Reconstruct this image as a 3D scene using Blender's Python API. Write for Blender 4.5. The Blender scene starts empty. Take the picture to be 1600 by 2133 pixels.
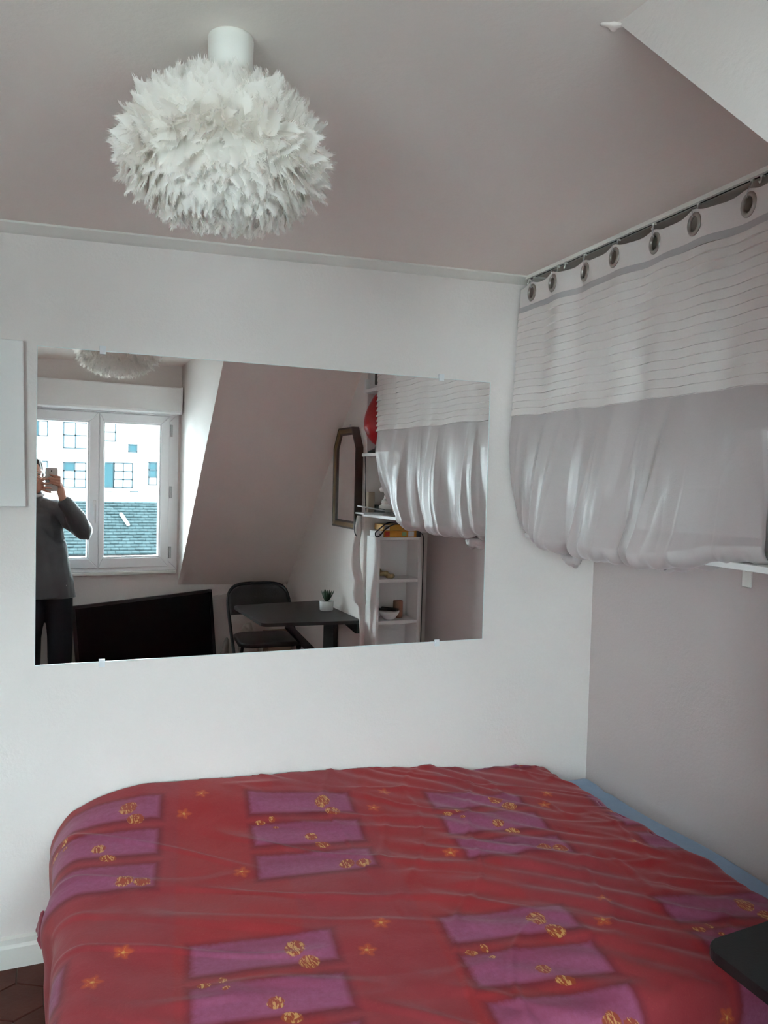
import bpy, bmesh, math, random
import numpy as np
from mathutils import Vector, Matrix, Euler, noise
random.seed(4); RND = np.random.RandomState(4)
PI = math.pi
scene = bpy.context.scene
COL = scene.collection

# ------------------------------------------------------------------ camera
FPX, YAW, PITCH, ROLL = 1665.2, 0.39459, -0.040514, 0.025974
cy, sy, cp, sp = math.cos(YAW), math.sin(YAW), math.cos(PITCH), math.sin(PITCH)
fwd = Vector((sy*cp, cy*cp, sp)); rgt = Vector((cy, -sy, 0)); upv = rgt.cross(fwd)
cr, sr = math.cos(ROLL), math.sin(ROLL)
R2 = rgt*cr + upv*sr; U2 = -rgt*sr + upv*cr
CAMPOS = Vector((0, -2.6, 1.5))
CAMROT = Matrix((R2, U2, -fwd)).transposed()
cd = bpy.data.cameras.new('camera'); cam = bpy.data.objects.new('camera', cd); COL.objects.link(cam)
cd.sensor_fit = 'VERTICAL'; cd.sensor_height = 24; cd.lens = FPX*24/2133
cd.clip_start = 0.002; cd.clip_end = 200
cam.matrix_world = Matrix.Translation(CAMPOS) @ CAMROT.to_4x4()
scene.camera = cam

# ------------------------------------------------------------------ world and light
w = bpy.data.worlds.new('sky'); scene.world = w; w.use_nodes = True
bg = w.node_tree.nodes['Background']
bg.inputs[0].default_value = (0.80, 0.95, 1.0, 1); bg.inputs[1].default_value = 24.0
scene.view_settings.view_transform = 'Standard'; scene.view_settings.look = 'None'
scene.view_settings.exposure = 0.50; scene.view_settings.gamma = 1.0
scene.view_settings.use_curve_mapping = False
cyc = scene.cycles
cyc.max_bounces = 14; cyc.diffuse_bounces = 8; cyc.glossy_bounces = 5; cyc.transparent_max_bounces = 12
cyc.transmission_bounces = 6; cyc.caustics_reflective = True; cyc.caustics_refractive = False
cyc.use_denoising = True; cyc.sample_clamp_indirect = 30
try: cyc.denoiser = 'OPENIMAGEDENOISE'
except Exception: pass

# ------------------------------------------------------------------ node maths helper
class E:
    """a tiny expression -> shader nodes writer"""
    nt = None
    def __init__(s, v): s.v = v
    @staticmethod
    def op(o, *a, clamp=False):
        n = E.nt.nodes.new('ShaderNodeMath'); n.operation = o; n.use_clamp = clamp
        for i, x in enumerate(a):
            if isinstance(x, E): x = x.v
            if isinstance(x, (int, float)): n.inputs[i].default_value = x
            else: E.nt.links.new(x, n.inputs[i])
        return E(n.outputs[0])
    def __add__(s, o): return E.op('ADD', s, o)
    __radd__ = __add__
    def __sub__(s, o): return E.op('SUBTRACT', s, o)
    def __rsub__(s, o): return E.op('SUBTRACT', o, s)
    def __mul__(s, o): return E.op('MULTIPLY', s, o)
    __rmul__ = __mul__
    def __truediv__(s, o): return E.op('DIVIDE', s, o)
    def __neg__(s): return E.op('MULTIPLY', s, -1.0)
def emin(a, b): return E.op('MINIMUM', a, b)
def emax(a, b): return E.op('MAXIMUM', a, b)
def eabs(a): return E.op('ABSOLUTE', a)
def esat(a): return E.op('ADD', a, 0.0, clamp=True)
def emix(f, c1, c2):
    n = E.nt.nodes.new('ShaderNodeMix'); n.data_type = 'RGBA'
    for i, x in ((0, f), (6, c1), (7, c2)):
        if isinstance(x, E): x = x.v
        if isinstance(x, (int, float)): n.inputs[i].default_value = x
        elif isinstance(x, tuple): n.inputs[i].default_value = (*x[:3], 1)
        else: E.nt.links.new(x, n.inputs[i])
    return n.outputs[2]
def enoise(vec, scale, detail=3, rough=.5, dist=0):
    n = E.nt.nodes.new('ShaderNodeTexNoise'); n.inputs['Scale'].default_value = scale
    n.inputs['Detail'].default_value = detail; n.inputs['Roughness'].default_value = rough
    n.inputs['Distortion'].default_value = dist
    if vec is not None: E.nt.links.new(vec, n.inputs['Vector'])
    return E(n.outputs[0])

MATS = {}
def mat(name, col, rough=.6, metal=0, spec=.5, nscale=0, namt=0, bump=0, bscale=60, sheen=0, trans=0, coat=0, stretch=None):
    """principled material with noise in the colour and an optional bump"""
    if name in MATS: return MATS[name]
    m = bpy.data.materials.new(name); m.use_nodes = True; nt = m.node_tree; E.nt = nt
    b = nt.nodes['Principled BSDF']
    b.inputs['Base Color'].default_value = (*col, 1); b.inputs['Roughness'].default_value = rough
    b.inputs['Metallic'].default_value = metal; b.inputs['Specular IOR Level'].default_value = spec
    if sheen: b.inputs['Sheen Weight'].default_value = sheen; b.inputs['Sheen Roughness'].default_value = .4
    if coat: b.inputs['Coat Weight'].default_value = coat
    tc = nt.nodes.new('ShaderNodeTexCoord'); vec = tc.outputs['Object']
    if stretch:
        mp = nt.nodes.new('ShaderNodeMapping'); mp.inputs['Scale'].default_value = stretch
        nt.links.new(vec, mp.inputs[0]); vec = mp.outputs[0]
    if namt:
        f = enoise(vec, nscale or 4, 4)
        lo = tuple(max(0, c*(1-namt)) for c in col); hi = tuple(min(1, c*(1+namt)) for c in col)
        nt.links.new(emix(f, lo, hi), b.inputs['Base Color'])
    if bump:
        f = enoise(vec, bscale, 4, .6)
        bn = nt.nodes.new('ShaderNodeBump'); bn.inputs['Strength'].default_value = bump; bn.inputs['Distance'].default_value = .01
        nt.links.new(f.v, bn.inputs['Height']); nt.links.new(bn.outputs[0], b.inputs['Normal'])
    if trans:
        tr = nt.nodes.new('ShaderNodeBsdfTranslucent'); tr.inputs[0].default_value = (*col, 1)
        mx = nt.nodes.new('ShaderNodeMixShader'); mx.inputs[0].default_value = trans
        out = nt.nodes['Material Output']
        nt.links.new(b.outputs[0], mx.inputs[1]); nt.links.new(tr.outputs[0], mx.inputs[2]); nt.links.new(mx.outputs[0], out.inputs[0])
    MATS[name] = m; return m

WALLR = mat('niche_wall_shaded', (.57, .505, .490), .78, spec=.25, nscale=1.3, namt=.04, bump=.12, bscale=90)  # pinkish wall paint, darkened so the colour carries the right wall's shade
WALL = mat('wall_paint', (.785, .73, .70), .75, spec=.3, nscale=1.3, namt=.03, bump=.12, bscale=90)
CEIL = mat('ceiling_paint', (.83, .755, .705), .8, spec=.25, nscale=1.5, namt=.03, bump=.1, bscale=60)
ROOFP = mat('sloped_ceiling_paint', (.87, .77, .725), .8, spec=.25, nscale=2, namt=.04, bump=.1, bscale=50)
TRIMP = mat('trim_paint', (.80, .79, .74), .5, nscale=3, namt=.03)
PVC = mat('white_pvc', (.90, .90, .91), .35, nscale=6, namt=.02)
BOX = mat('shutter_box_plastic', (.90, .91, .90), .4, nscale=6, namt=.02)
MIRROR = mat('mirror_silver', (.965, .965, .96), .0, metal=1)
EDGE = mat('mirror_glass_edge', (.75, .82, .80), .15, spec=.8)
CLIP = mat('clear_plastic_clip', (.78, .80, .82), .25, spec=.6)
BLK = mat('black_lacquer', (.012, .012, .014), .32, nscale=20, namt=.2)
BLKM = mat('black_matt', (.010, .010, .012), .5, nscale=20, namt=.2)
TABLEM = mat('black_brown_table', (.009, .009, .009), .38, spec=.3, nscale=8, namt=.25, bump=.04, bscale=200)
WHITEM = mat('white_melamine', (.76, .74, .73), .45, nscale=5, namt=.02)
GROUT = mat('tile_grout', (.13, .10, .075), .9, nscale=40, namt=.3)
TILE = mat('terracotta_tile', (.085, .026, .018), .5, spec=.2, nscale=7, namt=.5, bump=.15, bscale=40)
BLUE = mat('blue_sheet', (.26, .37, .52), .85, nscale=9, namt=.06, bump=.15, bscale=30, sheen=.2)
CURT = mat('curtain_cotton', (.78, .725, .70), .7, nscale=8, namt=.03, bump=.1, bscale=250, trans=.08)
SHEER = mat('curtain_satin', (.49, .43, .42), .36, spec=.65, nscale=3, namt=.05, bump=.06, bscale=200, trans=.08, sheen=.35)
BANDM = mat('curtain_shadow_band', (.52, .49, .49), .7, nscale=8, namt=.03, trans=.15)
STEEL = mat('brushed_grommet', (.42, .39, .36), .35, metal=1)
HOLE = mat('dark_void', (.03, .025, .022), .9)
RAILM = mat('rail_aluminium', (.62, .62, .62), .35, metal=.6)
FEATH = mat('white_feather', (.98, .95, .91), .8, nscale=30, namt=.03, trans=.5, stretch=(1, 6, 1))
LAMPW = mat('lamp_white_plastic', (.80, .79, .74), .45)
GOLDW = mat('gilded_wood', (.16, .095, .035), .38, metal=.35, nscale=14, namt=.55, stretch=(1, 1, .2))
DARKW = mat('dark_frame_wood', (.040, .018, .012), .45, nscale=14, namt=.4, stretch=(1, 1, .2))
GREEN = mat('succulent_green', (.030, .065, .035), .45, nscale=30, namt=.4)
CERAM = mat('white_ceramic', (.72, .72, .71), .35)
REDM = mat('red_lacquer', (.42, .006, .010), .35, nscale=6, namt=.25, coat=.2)
ORANGE = mat('orange_card', (.62, .27, .03), .5, nscale=9, namt=.2)
PHONEM = mat('phone_shell', (.55, .53, .50), .35, metal=.3)
SKIN = mat('skin', (.56, .27, .19), .5, nscale=12, namt=.1)
JACKET = mat('grey_jacket_cloth', (.085, .090, .096), .5, nscale=7, namt=.3, bump=.4, bscale=18, sheen=.3)
TROUS = mat('navy_trouser_cloth', (.008, .009, .018), .8, nscale=12, namt=.3, bump=.2, bscale=25)
HAIR = mat('dark_hair', (.035, .022, .016), .45, nscale=60, namt=.5, bump=.5, bscale=90, stretch=(1, 1, .3))
CLOTHW = mat('white_towel', (.68, .64, .61), .9, nscale=6, namt=.08, bump=.5, bscale=22, sheen=.3)
CLOTHG = mat('grey_laundry', (.30, .28, .26), .9, nscale=6, namt=.15, bump=.5, bscale=20)
TAN = mat('tan_card', (.42, .33, .25), .8, nscale=6, namt=.1)
CABLE = mat('black_cable', (.008, .008, .008), .4)
CABLEW = mat('white_cable', (.75, .74, .70), .4)
PAPER = mat('white_paper', (.74, .74, .74), .6)
SCREEN = mat('tv_screen', (.003, .003, .004), .3, spec=.12)

def glass(name):
    m = bpy.data.materials.new(name); m.use_nodes = True; nt = m.node_tree
    for n in list(nt.nodes):
        if n.type == 'BSDF_PRINCIPLED': nt.nodes.remove(n)
    out = nt.nodes['Material Output']
    t = nt.nodes.new('ShaderNodeBsdfTransparent'); t.inputs[0].default_value = (.95, .97, .97, 1)
    g = nt.nodes.new('ShaderNodeBsdfGlossy'); g.inputs['Roughness'].default_value = .02
    f = nt.nodes.new('ShaderNodeFresnel'); f.inputs[0].default_value = 1.35
    mx = nt.nodes.new('ShaderNodeMixShader')
    nt.links.new(f.outputs[0], mx.inputs[0]); nt.links.new(t.outputs[0], mx.inputs[1]); nt.links.new(g.outputs[0], mx.inputs[2])
    nt.links.new(mx.outputs[0], out.inputs[0]); return m
GLASS = glass('window_glass')
HINGE = mat('hinge_metal', (.45, .45, .46), .4, metal=.3)

def bedspread_material():
    """red printed cotton: staggered groups of three purple bars, ochre leaves, orange five-petal flowers"""
    m = bpy.data.materials.new('printed_bedspread'); m.use_nodes = True; nt = m.node_tree; E.nt = nt
    b = nt.nodes['Principled BSDF']
    at = nt.nodes.new('ShaderNodeUVMap'); at.uv_map = 'cloth'
    sep = nt.nodes.new('ShaderNodeSeparateXYZ'); nt.links.new(at.outputs[0], sep.inputs[0])
    vec = at.outputs[0]
    n1 = enoise(vec, 14, 3); n2 = enoise(vec, 70, 3, .7)
    X = E(sep.outputs[0]); Y = E(sep.outputs[1])
    wob = (n2 - .5)*.012
    s = X*.988 - Y*.153 - (.585*.988 + .145*.153) + wob
    t = -(X*.153) - Y*.988 + (.585*.153 - .145*.988) + wob
    row = E.op('FLOOR', (t + .10)/.711)
    tt = t - row*.711
    ss = E.op('FLOORED_MODULO', s + row*.178 + .10, .587) - .10
    def bar(x0, x1, y0, y1, soft):
        soft = soft*1.7
        dx = eabs(ss - (x0+x1)/2) - (x1-x0)/2; dy = eabs(tt - (y0+y1)/2) - (y1-y0)/2
        return esat(-(emax(dx, dy)/soft) + .5)
    halo = purple = dark = None
    for k in range(3):
        y0 = k*.162
        h = bar(-.014, .327, y0-.012, y0+.124, .012); p = bar(0, .312, y0, y0+.105, .009)
        d = bar(.03 if k == 0 else .012, .28, y0+(.01 if k != 1 else .0), y0+(.045 if k == 2 else .03), .03)
        halo = h if halo is None else emax(halo, h); purple = p if purple is None else emax(purple, p)
        dark = d if dark is None else emax(dark, d)
    def ell(x, y, rx, ry, ang, soft=.25):
        c, q = math.cos(ang), math.sin(ang)
        u = ((ss - x)*c + (tt - y)*q)/rx; v = ((tt - y)*c - (ss - x)*q)/ry
        return esat((1 - (u*u + v*v))/soft)
    leaf = None
    for (x, y, rx, ry, a) in ((.225, .050, .025, .034, .3), (.250, .108, .026, .024, .9), (.024, .150, .016, .011, .2), (.060, .138, .010, .015, 0),
                              (.066, .175, .009, .007, 0), (.163, .232, .019, .021, .5), (.190, .280, .024, .017, .3), (.240, .398, .022, .028, .4), (.285, .408, .024, .022, .8)):
        e = ell(x, y, rx, ry, a); leaf = e if leaf is None else emax(leaf, e)
    flower = None; core = None
    for (x, y) in ((.385, .09), (.44, -.005), (.54-.587, .395), (.54, .395)):
        dx = ss - x; dy = tt - y
        r = E.op('SQRT', dx*dx + dy*dy); an = E.op('ARCTAN2', dy, dx)
        pet = E.op('COSINE', an*5.0)*.0045 + .022
        f = esat((pet - r)/.008); c = esat((.006 - r)/.004)
        ray = esat((E.op('COSINE', an*5.0) - .93)*12)*esat((.016 - r)/.004)
        c = emax(c, ray*.7)
        flower = f if flower is None else emax(flower, f); core = c if core is None else emax(core, c)
    sq = E.op('FLOORED_MODULO', s*1.703 + .12, 1.0); blk = esat((eabs(sq - .5) - .25)/.02 + .5)
    big = enoise(vec, 3, 2)
    c = emix(n1, (.255, .026, .036), (.335, .046, .058))
    c = emix(esat(blk*.35 + (big - .5)*.8), c, (.36, .022, .022))
    thread = enoise(vec, 160, 4, .7, 2)
    c = emix(esat((thread - .56)*2.2), c, (.40, .085, .07))
    c = emix(halo*.65, c, (.115, .016, .030))
    c = emix(purple*esat(n2*.8 + .40), c, (.35, .095, .190))
    c = emix(purple*dark*.55, c, (.20, .030, .060))
    c = emix(flower*.85, c, (.50, .085, .035)); c = emix(core*.8, c, (.72, .42, .12))
    mpn = nt.nodes.new('ShaderNodeMapping'); mpn.inputs['Scale'].default_value = (1, .32, 1); mpn.inputs['Rotation'].default_value = (0, 0, .9); nt.links.new(vec, mpn.inputs[0])
    ln = enoise(mpn.outputs[0], 95, 1, .4, 2.2)
    c = emix(leaf*.85, c, emix(esat((ln - .50)*9), (.34, .060, .018), (.66, .36, .12)))
    nt.links.new(c, b.inputs['Base Color'])
    b.inputs['Roughness'].default_value = .62; b.inputs['Sheen Weight'].default_value = .22; b.inputs['Sheen Roughness'].default_value = .35
    b.inputs['Sheen Tint'].default_value = (1, .75, .78, 1); b.inputs['Specular IOR Level'].default_value = .18
    bn = nt.nodes.new('ShaderNodeBump'); bn.inputs['Strength'].default_value = .25; bn.inputs['Distance'].default_value = .004
    nt.links.new(enoise(vec, 45, 4, .6, .5).v, bn.inputs['Height']); nt.links.new(bn.outputs[0], b.inputs['Normal'])
    return m

# ------------------------------------------------------------------ mesh helpers
def link(o, parent=None):
    COL.objects.link(o)
    if parent is not None: o.parent = parent
    return o
def tag(o, label=None, cat=None, group=None, kind=None):
    if label: o['label'] = label
    if cat: o['category'] = cat
    if group: o['group'] = group
    if kind: o['kind'] = kind
    return o
def empty(name, loc=(0, 0, 0), rot=(0, 0, 0), **k):
    o = bpy.data.objects.new(name, None); o.location = loc; o.rotation_euler = rot; o.empty_display_size = .1
    link(o); return tag(o, **k)
def mesh_obj(name, verts, faces, m, parent=None, smooth=False, loc=None, **k):
    me = bpy.data.meshes.new(name); me.from_pydata([tuple(v) for v in verts], [], faces); me.validate(); me.update()
    if smooth: me.shade_smooth()
    if isinstance(m, (list, tuple)):
        for x in m: me.materials.append(x)
    elif m: me.materials.append(m)
    o = bpy.data.objects.new(name, me)
    if loc: o.location = loc
    link(o, parent); return tag(o, **k)
def bm_obj(name, bm, m, parent=None, smooth=False, **k):
    bmesh.ops.recalc_face_normals(bm, faces=bm.faces[:])
    me = bpy.data.meshes.new(name); bm.to_mesh(me); bm.free()
    if smooth: me.shade_smooth()
    if isinstance(m, (list, tuple)):
        for x in m: me.materials.append(x)
    elif m: me.materials.append(m)
    o = bpy.data.objects.new(name, me); link(o, parent); return tag(o, **k)
def add_box(bm, lo, hi, bevel=0, M=None, seg=2):
    r = bmesh.ops.create_cube(bm, size=1); vs = r['verts']
    for v in vs:
        v.co = Vector([lo[i] + (v.co[i]+.5)*(hi[i]-lo[i]) for i in range(3)])
    if bevel:
        es = list({e for v in vs for e in v.link_edges})
        rr = bmesh.ops.bevel(bm, geom=es, offset=bevel, segments=seg, affect='EDGES', profile=.5)
        vs = list({v for f in rr['faces'] for v in f.verts} | {v for v in vs if v.is_valid})
    if M is not None: bmesh.ops.transform(bm, matrix=M, verts=vs)
    return vs
def box(name, lo, hi, m, parent=None, bevel=.002, M=None, **k):
    bm = bmesh.new(); add_box(bm, lo, hi, bevel, M); return bm_obj(name, bm, m, parent, **k)
def add_prism(bm, pts, ext):
    """polygon (list of 3D points) extruded along vector ext"""
    a = [bm.verts.new(p) for p in pts]; b = [bm.verts.new(Vector(p)+Vector(ext)) for p in pts]
    bm.faces.new(a); bm.faces.new(b[::-1])
    n = len(pts)
    for i in range(n): bm.faces.new((a[i], b[i], b[(i+1) % n], a[(i+1) % n]))
    return a+b
def prism(name, pts, ext, m, parent=None, bevel=0, **k):
    bm = bmesh.new(); add_prism(bm, pts, ext)
    if bevel: bmesh.ops.bevel(bm, geom=bm.edges[:], offset=bevel, segments=2, affect='EDGES', profile=.5)
    return bm_obj(name, bm, m, parent, **k)
def smooth_path(pts, n=8, closed=False):
    P = [Vector(p) for p in pts]; out = []; L = len(P)
    rng = L if closed else L-1
    for i in range(rng):
        p0 = P[(i-1) % L] if (closed or i > 0) else P[i]; p1 = P[i]; p2 = P[(i+1) % L]
        p3 = P[(i+2) % L] if (closed or i+2 < L) else p2
        for j in range(n):
            t = j/n
            out.append(.5*((2*p1) + (p2-p0)*t + (2*p0-5*p1+4*p2-p3)*t*t + (3*p1-p0-3*p2+p3)*t**3))
    if not closed: out.append(P[-1])
    return out
def add_tube(bm, pts, r, seg=8, closed=False, caps=True):
    P = [Vector(p) for p in pts]; n = len(P)
    rs = r if isinstance(r, (list, tuple)) else [r]*n
    rings = []; up = None
    for i in range(n):
        a = P[i-1] if (i > 0 or closed) else P[i]; b = P[(i+1) % n] if (i < n-1 or closed) else P[i]
        d = (b-a).normalized() if (b-a).length > 1e-9 else Vector((0, 0, 1))
        if up is None:
            up = Vector((0, 0, 1)) if abs(d.z) < .9 else Vector((1, 0, 0))
        u = (up - d*up.dot(d)).normalized(); v = d.cross(u); up = u
        rings.append([bm.verts.new(P[i] + (u*math.cos(k*2*PI/seg) + v*math.sin(k*2*PI/seg))*rs[i]) for k in range(seg)])
    m = n if closed else n-1
    for i in range(m):
        A, B = rings[i], rings[(i+1) % n]
        for k in range(seg): bm.faces.new((A[k], A[(k+1) % seg], B[(k+1) % seg], B[k]))
    if not closed and caps:
        bm.faces.new(rings[0][::-1]); bm.faces.new(rings[-1])
def tube(name, pts, r, m, parent=None, seg=8, closed=False, sm=6, **k):
    bm = bmesh.new(); add_tube(bm, smooth_path(pts, sm, closed) if sm else pts, r, seg, closed)
    return bm_obj(name, bm, m, parent, smooth=True, **k)
def add_lathe(bm, prof, c=(0, 0, 0), seg=32, M=None):
    rings = []; vs = []
    for (r, z) in prof:
        if r < 1e-6: ring = [bm.verts.new((c[0], c[1], c[2]+z))]
        else: ring = [bm.verts.new((c[0]+r*math.cos(k*2*PI/seg), c[1]+r*math.sin(k*2*PI/seg), c[2]+z)) for k in range(seg)]
        rings.append(ring); vs += ring
    for A, B in zip(rings, rings[1:]):
        for k in range(seg):
            a, b = A[k % len(A)], A[(k+1) % len(A)]; c2, d = B[(k+1) % len(B)], B[k % len(B)]
            f = []
            for v in (a, b, c2, d):
                if v not in f: f.append(v)
            if len(f) > 2: bm.faces.new(f)
    if M is not None: bmesh.ops.transform(bm, matrix=M, verts=vs)
def lathe(name, prof, c, m, parent=None, seg=32, smooth=True, M=None, **k):
    bm = bmesh.new(); add_lathe(bm, prof, c, seg, M); return bm_obj(name, bm, m, parent, smooth=smooth, **k)
def grid_obj(name, V, m, parent=None, smooth=True, uv=None, **k):
    """V: (nu, nv, 3) array"""
    nu, nv = V.shape[:2]; verts = V.reshape(-1, 3)
    i, j = np.meshgrid(np.arange(nu-1), np.arange(nv-1), indexing='ij'); a = (i*nv+j).ravel()
    faces = np.stack([a, a+nv, a+nv+1, a+1], 1)
    o = mesh_obj(name, verts.tolist(), faces.tolist(), m, parent, smooth, **k)
    if uv is not None:
        lay = o.data.uv_layers.new(name='cloth')
        idx = np.empty(len(o.data.loops), dtype=np.int32); o.data.loops.foreach_get('vertex_index', idx)
        lay.data.foreach_set('uv', uv.reshape(-1, 2)[idx].astype(np.float32).ravel())
    return o
def baked(o):
    """apply modifiers without bpy.ops"""
    dg = bpy.context.evaluated_depsgraph_get(); dg.update()
    me = bpy.data.meshes.new_from_object(o.evaluated_get(dg)); o.modifiers.clear(); o.data = me; me.shade_smooth()
    return o
def blob(name, bm, m, parent=None, voxel=.006, it=6, fac=.5, post=None, **k):
    """closed lumps joined into one continuous skin"""
    o = bm_obj(name, bm, m, None, smooth=True)
    md = o.modifiers.new('r', 'REMESH'); md.mode = 'VOXEL'; md.voxel_size = voxel; md.use_smooth_shade = True
    sm = o.modifiers.new('s', 'SMOOTH'); sm.factor = fac; sm.iterations = it
    baked(o)
    o.data.materials.clear(); o.data.materials.append(m)
    if parent is not None: o.parent = parent
    return tag(o, **k)
def add_capsule(bm, a, b, ra, rb, seg=14):
    a, b = Vector(a), Vector(b); d = b-a; L = d.length or 1e-6; d = d/L
    pts = []; rs = []
    for k in range(5):
        t = (k/4)*PI/2; pts.append(a - d*ra*math.cos(t)); rs.append(max(ra*math.sin(t), ra*.05))
    pts.append((a+b)/2); rs.append((ra+rb)/2)
    for k in range(5):
        t = (1-k/4)*PI/2; pts.append(b + d*rb*math.cos(t)); rs.append(max(rb*math.sin(t), rb*.05))
    add_tube(bm, pts, rs, seg)
def add_ell(bm, c, r, rot=None, seg=24):
    vs = bmesh.ops.create_uvsphere(bm, u_segments=seg, v_segments=seg//2, radius=1)['verts']
    M = Matrix.Translation(Vector(c)) @ (rot.to_4x4() if rot is not None else Matrix.Identity(4)) @ Matrix.Diagonal((*r, 1))
    bmesh.ops.transform(bm, matrix=M, verts=vs)

# ------------------------------------------------------------------ the room
ceil_z = lambda x: 2.215 + .03*x
RN = Vector((-.03799, .69982, -.71331)); RC = -2.69668      # sloped ceiling plane  RN.p = RC  (room side: RN.p > RC)
roof_z = lambda x, y: (RN.x*x + RN.y*y - RC)/-RN.z
wwall_y = lambda x: -3.06 + .10*(.815 - x)
def on_ceil_edge(x):                                        # where sloped ceiling meets flat ceiling
    return (RC - RN.x*x - RN.z*ceil_z(x))/RN.y
XL, XN, XW = -2.0, 1.99, 1.60
YJ = -1.54
c = 1/math.hypot(1, .10); WD = Vector((c, -.10*c, 0)); WN = Vector((.10*c, c, 0)); WO = Vector((.815, -3.06, 0))
def T(u, v, z): return WO + WD*u + WN*v + Vector((0, 0, z))
TM = Matrix(((WD.x, WN.x, 0, WO.x), (WD.y, WN.y, 0, WO.y), (0, 0, 1, 0), (0, 0, 0, 1)))

# floor: grout bed with hexagonal terracotta tiles
floor = box('floor', (XL-.1, -3.75, -.06), (2.1, .1, -.006), GROUT, bevel=0, kind='structure')
HS = .088
def hex_mesh():
    bm = bmesh.new(); r = HS-.0022
    top = [bm.verts.new(((r-.002)*math.sin(k*PI/3), (r-.002)*math.cos(k*PI/3), 0)) for k in range(6)]
    mid = [bm.verts.new((r*math.sin(k*PI/3), r*math.cos(k*PI/3), -.002)) for k in range(6)]
    bot = [bm.verts.new((r*math.sin(k*PI/3), r*math.cos(k*PI/3), -.0065)) for k in range(6)]
    bm.faces.new(top[::-1])
    for A, B in ((top, mid), (mid, bot)):
        for k in range(6): bm.faces.new((A[k], A[(k+1) % 6], B[(k+1) % 6], B[k]))
    bmesh.ops.recalc_face_normals(bm, faces=bm.faces[:])
    me = bpy.data.meshes.new('tile'); bm.to_mesh(me); bm.free(); me.materials.append(TILE); return me
hexm = hex_mesh(); wx = HS*math.sqrt(3); near = []; far = []
for rj in range(-1, 28):
    for ci in range(-14, 15):
        x = -.084 + ci*wx + (wx/2 if rj % 2 else 0); y = -.094 - HS - rj*HS*1.5
        if x < XL-.10 or x > 1.95 or y > -.03 or y < wwall_y(x)-.12: continue
        (near if (x < .12 and y > -2.45 and x > -1.45) else far).append((x, y))
near.sort(key=lambda p: p[0]**2 + p[1]**2)
far += near[295:]; near = near[:295]
for (x, y) in near:
    o = bpy.data.objects.new('tile', hexm); o.location = (x, y, random.uniform(-.0006, .0006)); link(o, floor)
bm = bmesh.new()
for (x, y) in far:
    r = HS-.0022; add_prism(bm, [(x+r*math.sin(k*PI/3), y+r*math.cos(k*PI/3), 0) for k in range(6)], (0, 0, -.0055))
bm_obj('tile_field', bm, TILE, floor, kind='stuff')
# partial row of tiles cut by the mirror wall
bm = bmesh.new()
for ci in range(-12, 1):
    x = -.084 + ci*wx + wx/2; a = wx/2-.0022
    add_prism(bm, [(x-a, -.002, 0), (x+a, -.002, 0), (x+a, -.092, 0), (x, -.092-.044+.002-.002, 0), (x-a, -.092, 0)], (0, 0, -.0065))
bm_obj('cut_tile', bm, TILE, floor, kind='stuff')

def quadwall(name, pts, ext, m=WALL, **k): return prism(name, pts, ext, m, kind='structure', **k)
quadwall('wall_back', [(XL-.1, 0, -.05), (2.1, 0, -.05), (2.1, 0, 2.32), (XL-.1, 0, 2.32)], (0, .12, 0))
quadwall('wall_left', [(XL, .0, -.05), (XL, -3.2, -.05), (XL, -3.2, 2.3), (XL, 0, 2.3)], (-.1, 0, 0))
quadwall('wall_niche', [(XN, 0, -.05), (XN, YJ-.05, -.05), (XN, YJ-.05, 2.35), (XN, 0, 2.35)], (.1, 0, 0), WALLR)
# projecting part of the right wall (with the slope above it)
x2 = XW-.010
yk = -3.03; zk = .748
quadwall('wall_right', [(XW, YJ, -.05), (XW, YJ, roof_z(XW, YJ)+.03), (x2, yk, zk+.03), (x2, -3.2, zk-.1), (x2, -3.2, -.05)], (.5, 0, 0))
# wedge of wall over the slope beside the niche
quadwall('wall_niche_side', [(XW+.002, YJ+.003, -.05), (XN+.05, YJ+.003, -.05), (XN+.05, YJ+.003, 2.35), (XW+.002, YJ+.003, 2.35)], (0, -.06, 0))
# ceilings
yA, yB = on_ceil_edge(.833), on_ceil_edge(XW)
zc = lambda x, y: (x, y, ceil_z(x))
xcw = .87
bm = bmesh.new()
add_prism(bm, [zc(XL-.1, .1), zc(2.1, .1), zc(2.1, YJ-.06), zc(XW, YJ-.06), zc(XW, yB), zc(.833, yA), zc(.84, -3.2), zc(XL-.1, wwall_y(XL-.1)-.15)], (0, 0, .12))
bm_obj('ceiling', bm, CEIL, kind='structure')
rp = lambda x, y: Vector((x, y, roof_z(x, y)))
ext = -RN*.09
Ept = Vector((.815, -3.06, .735))
quadwall('sloped_ceiling_right', [(.833, yA, ceil_z(.833)), (XW+.02, on_ceil_edge(XW+.02), ceil_z(XW+.02)), rp(x2+.02, -3.06), rp(.815, -3.06)], ext, ROOFP)
def roof_y(x, z): return (RC - RN.x*x - RN.z*z)/RN.y
# dormer cheeks
quadwall('dormer_cheek_right', [(.833, yA, ceil_z(.833)+.02), rp(.833, yA), rp(.824, -2.3), rp(.815, -3.06), (.815, -3.1, .70), (.82, -3.1, 2.26)], (.05, .0, 0))
# window wall, in its own slanted plane
U0, U1, Z0, Z1 = -1.052, -.011, .838, 1.916
bm = bmesh.new()
SH = -1.32            # the second window, left of the first
for lo, hi in (((-2.95, -.22, -.05), (.02, 0, Z0)), ((-2.95, -.22, Z1), (.03, 0, 2.3)), ((U1+SH, -.22, Z0), (U0, 0, Z1)), ((-2.95, -.22, Z0), (U0+SH, 0, Z1)), ((U1, -.22, Z0), (.012, 0, Z1))):
    add_box(bm, lo, hi, 0, TM)
bm_obj('wall_window', bm, WALL, kind='structure')
quadwall('knee_wall', [(.80, -3.062, -.05), (x2+.02, -3.03, -.05), (x2+.02, -3.03, .79), (.80, -3.062, .765)], (0, -.08, 0))
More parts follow.
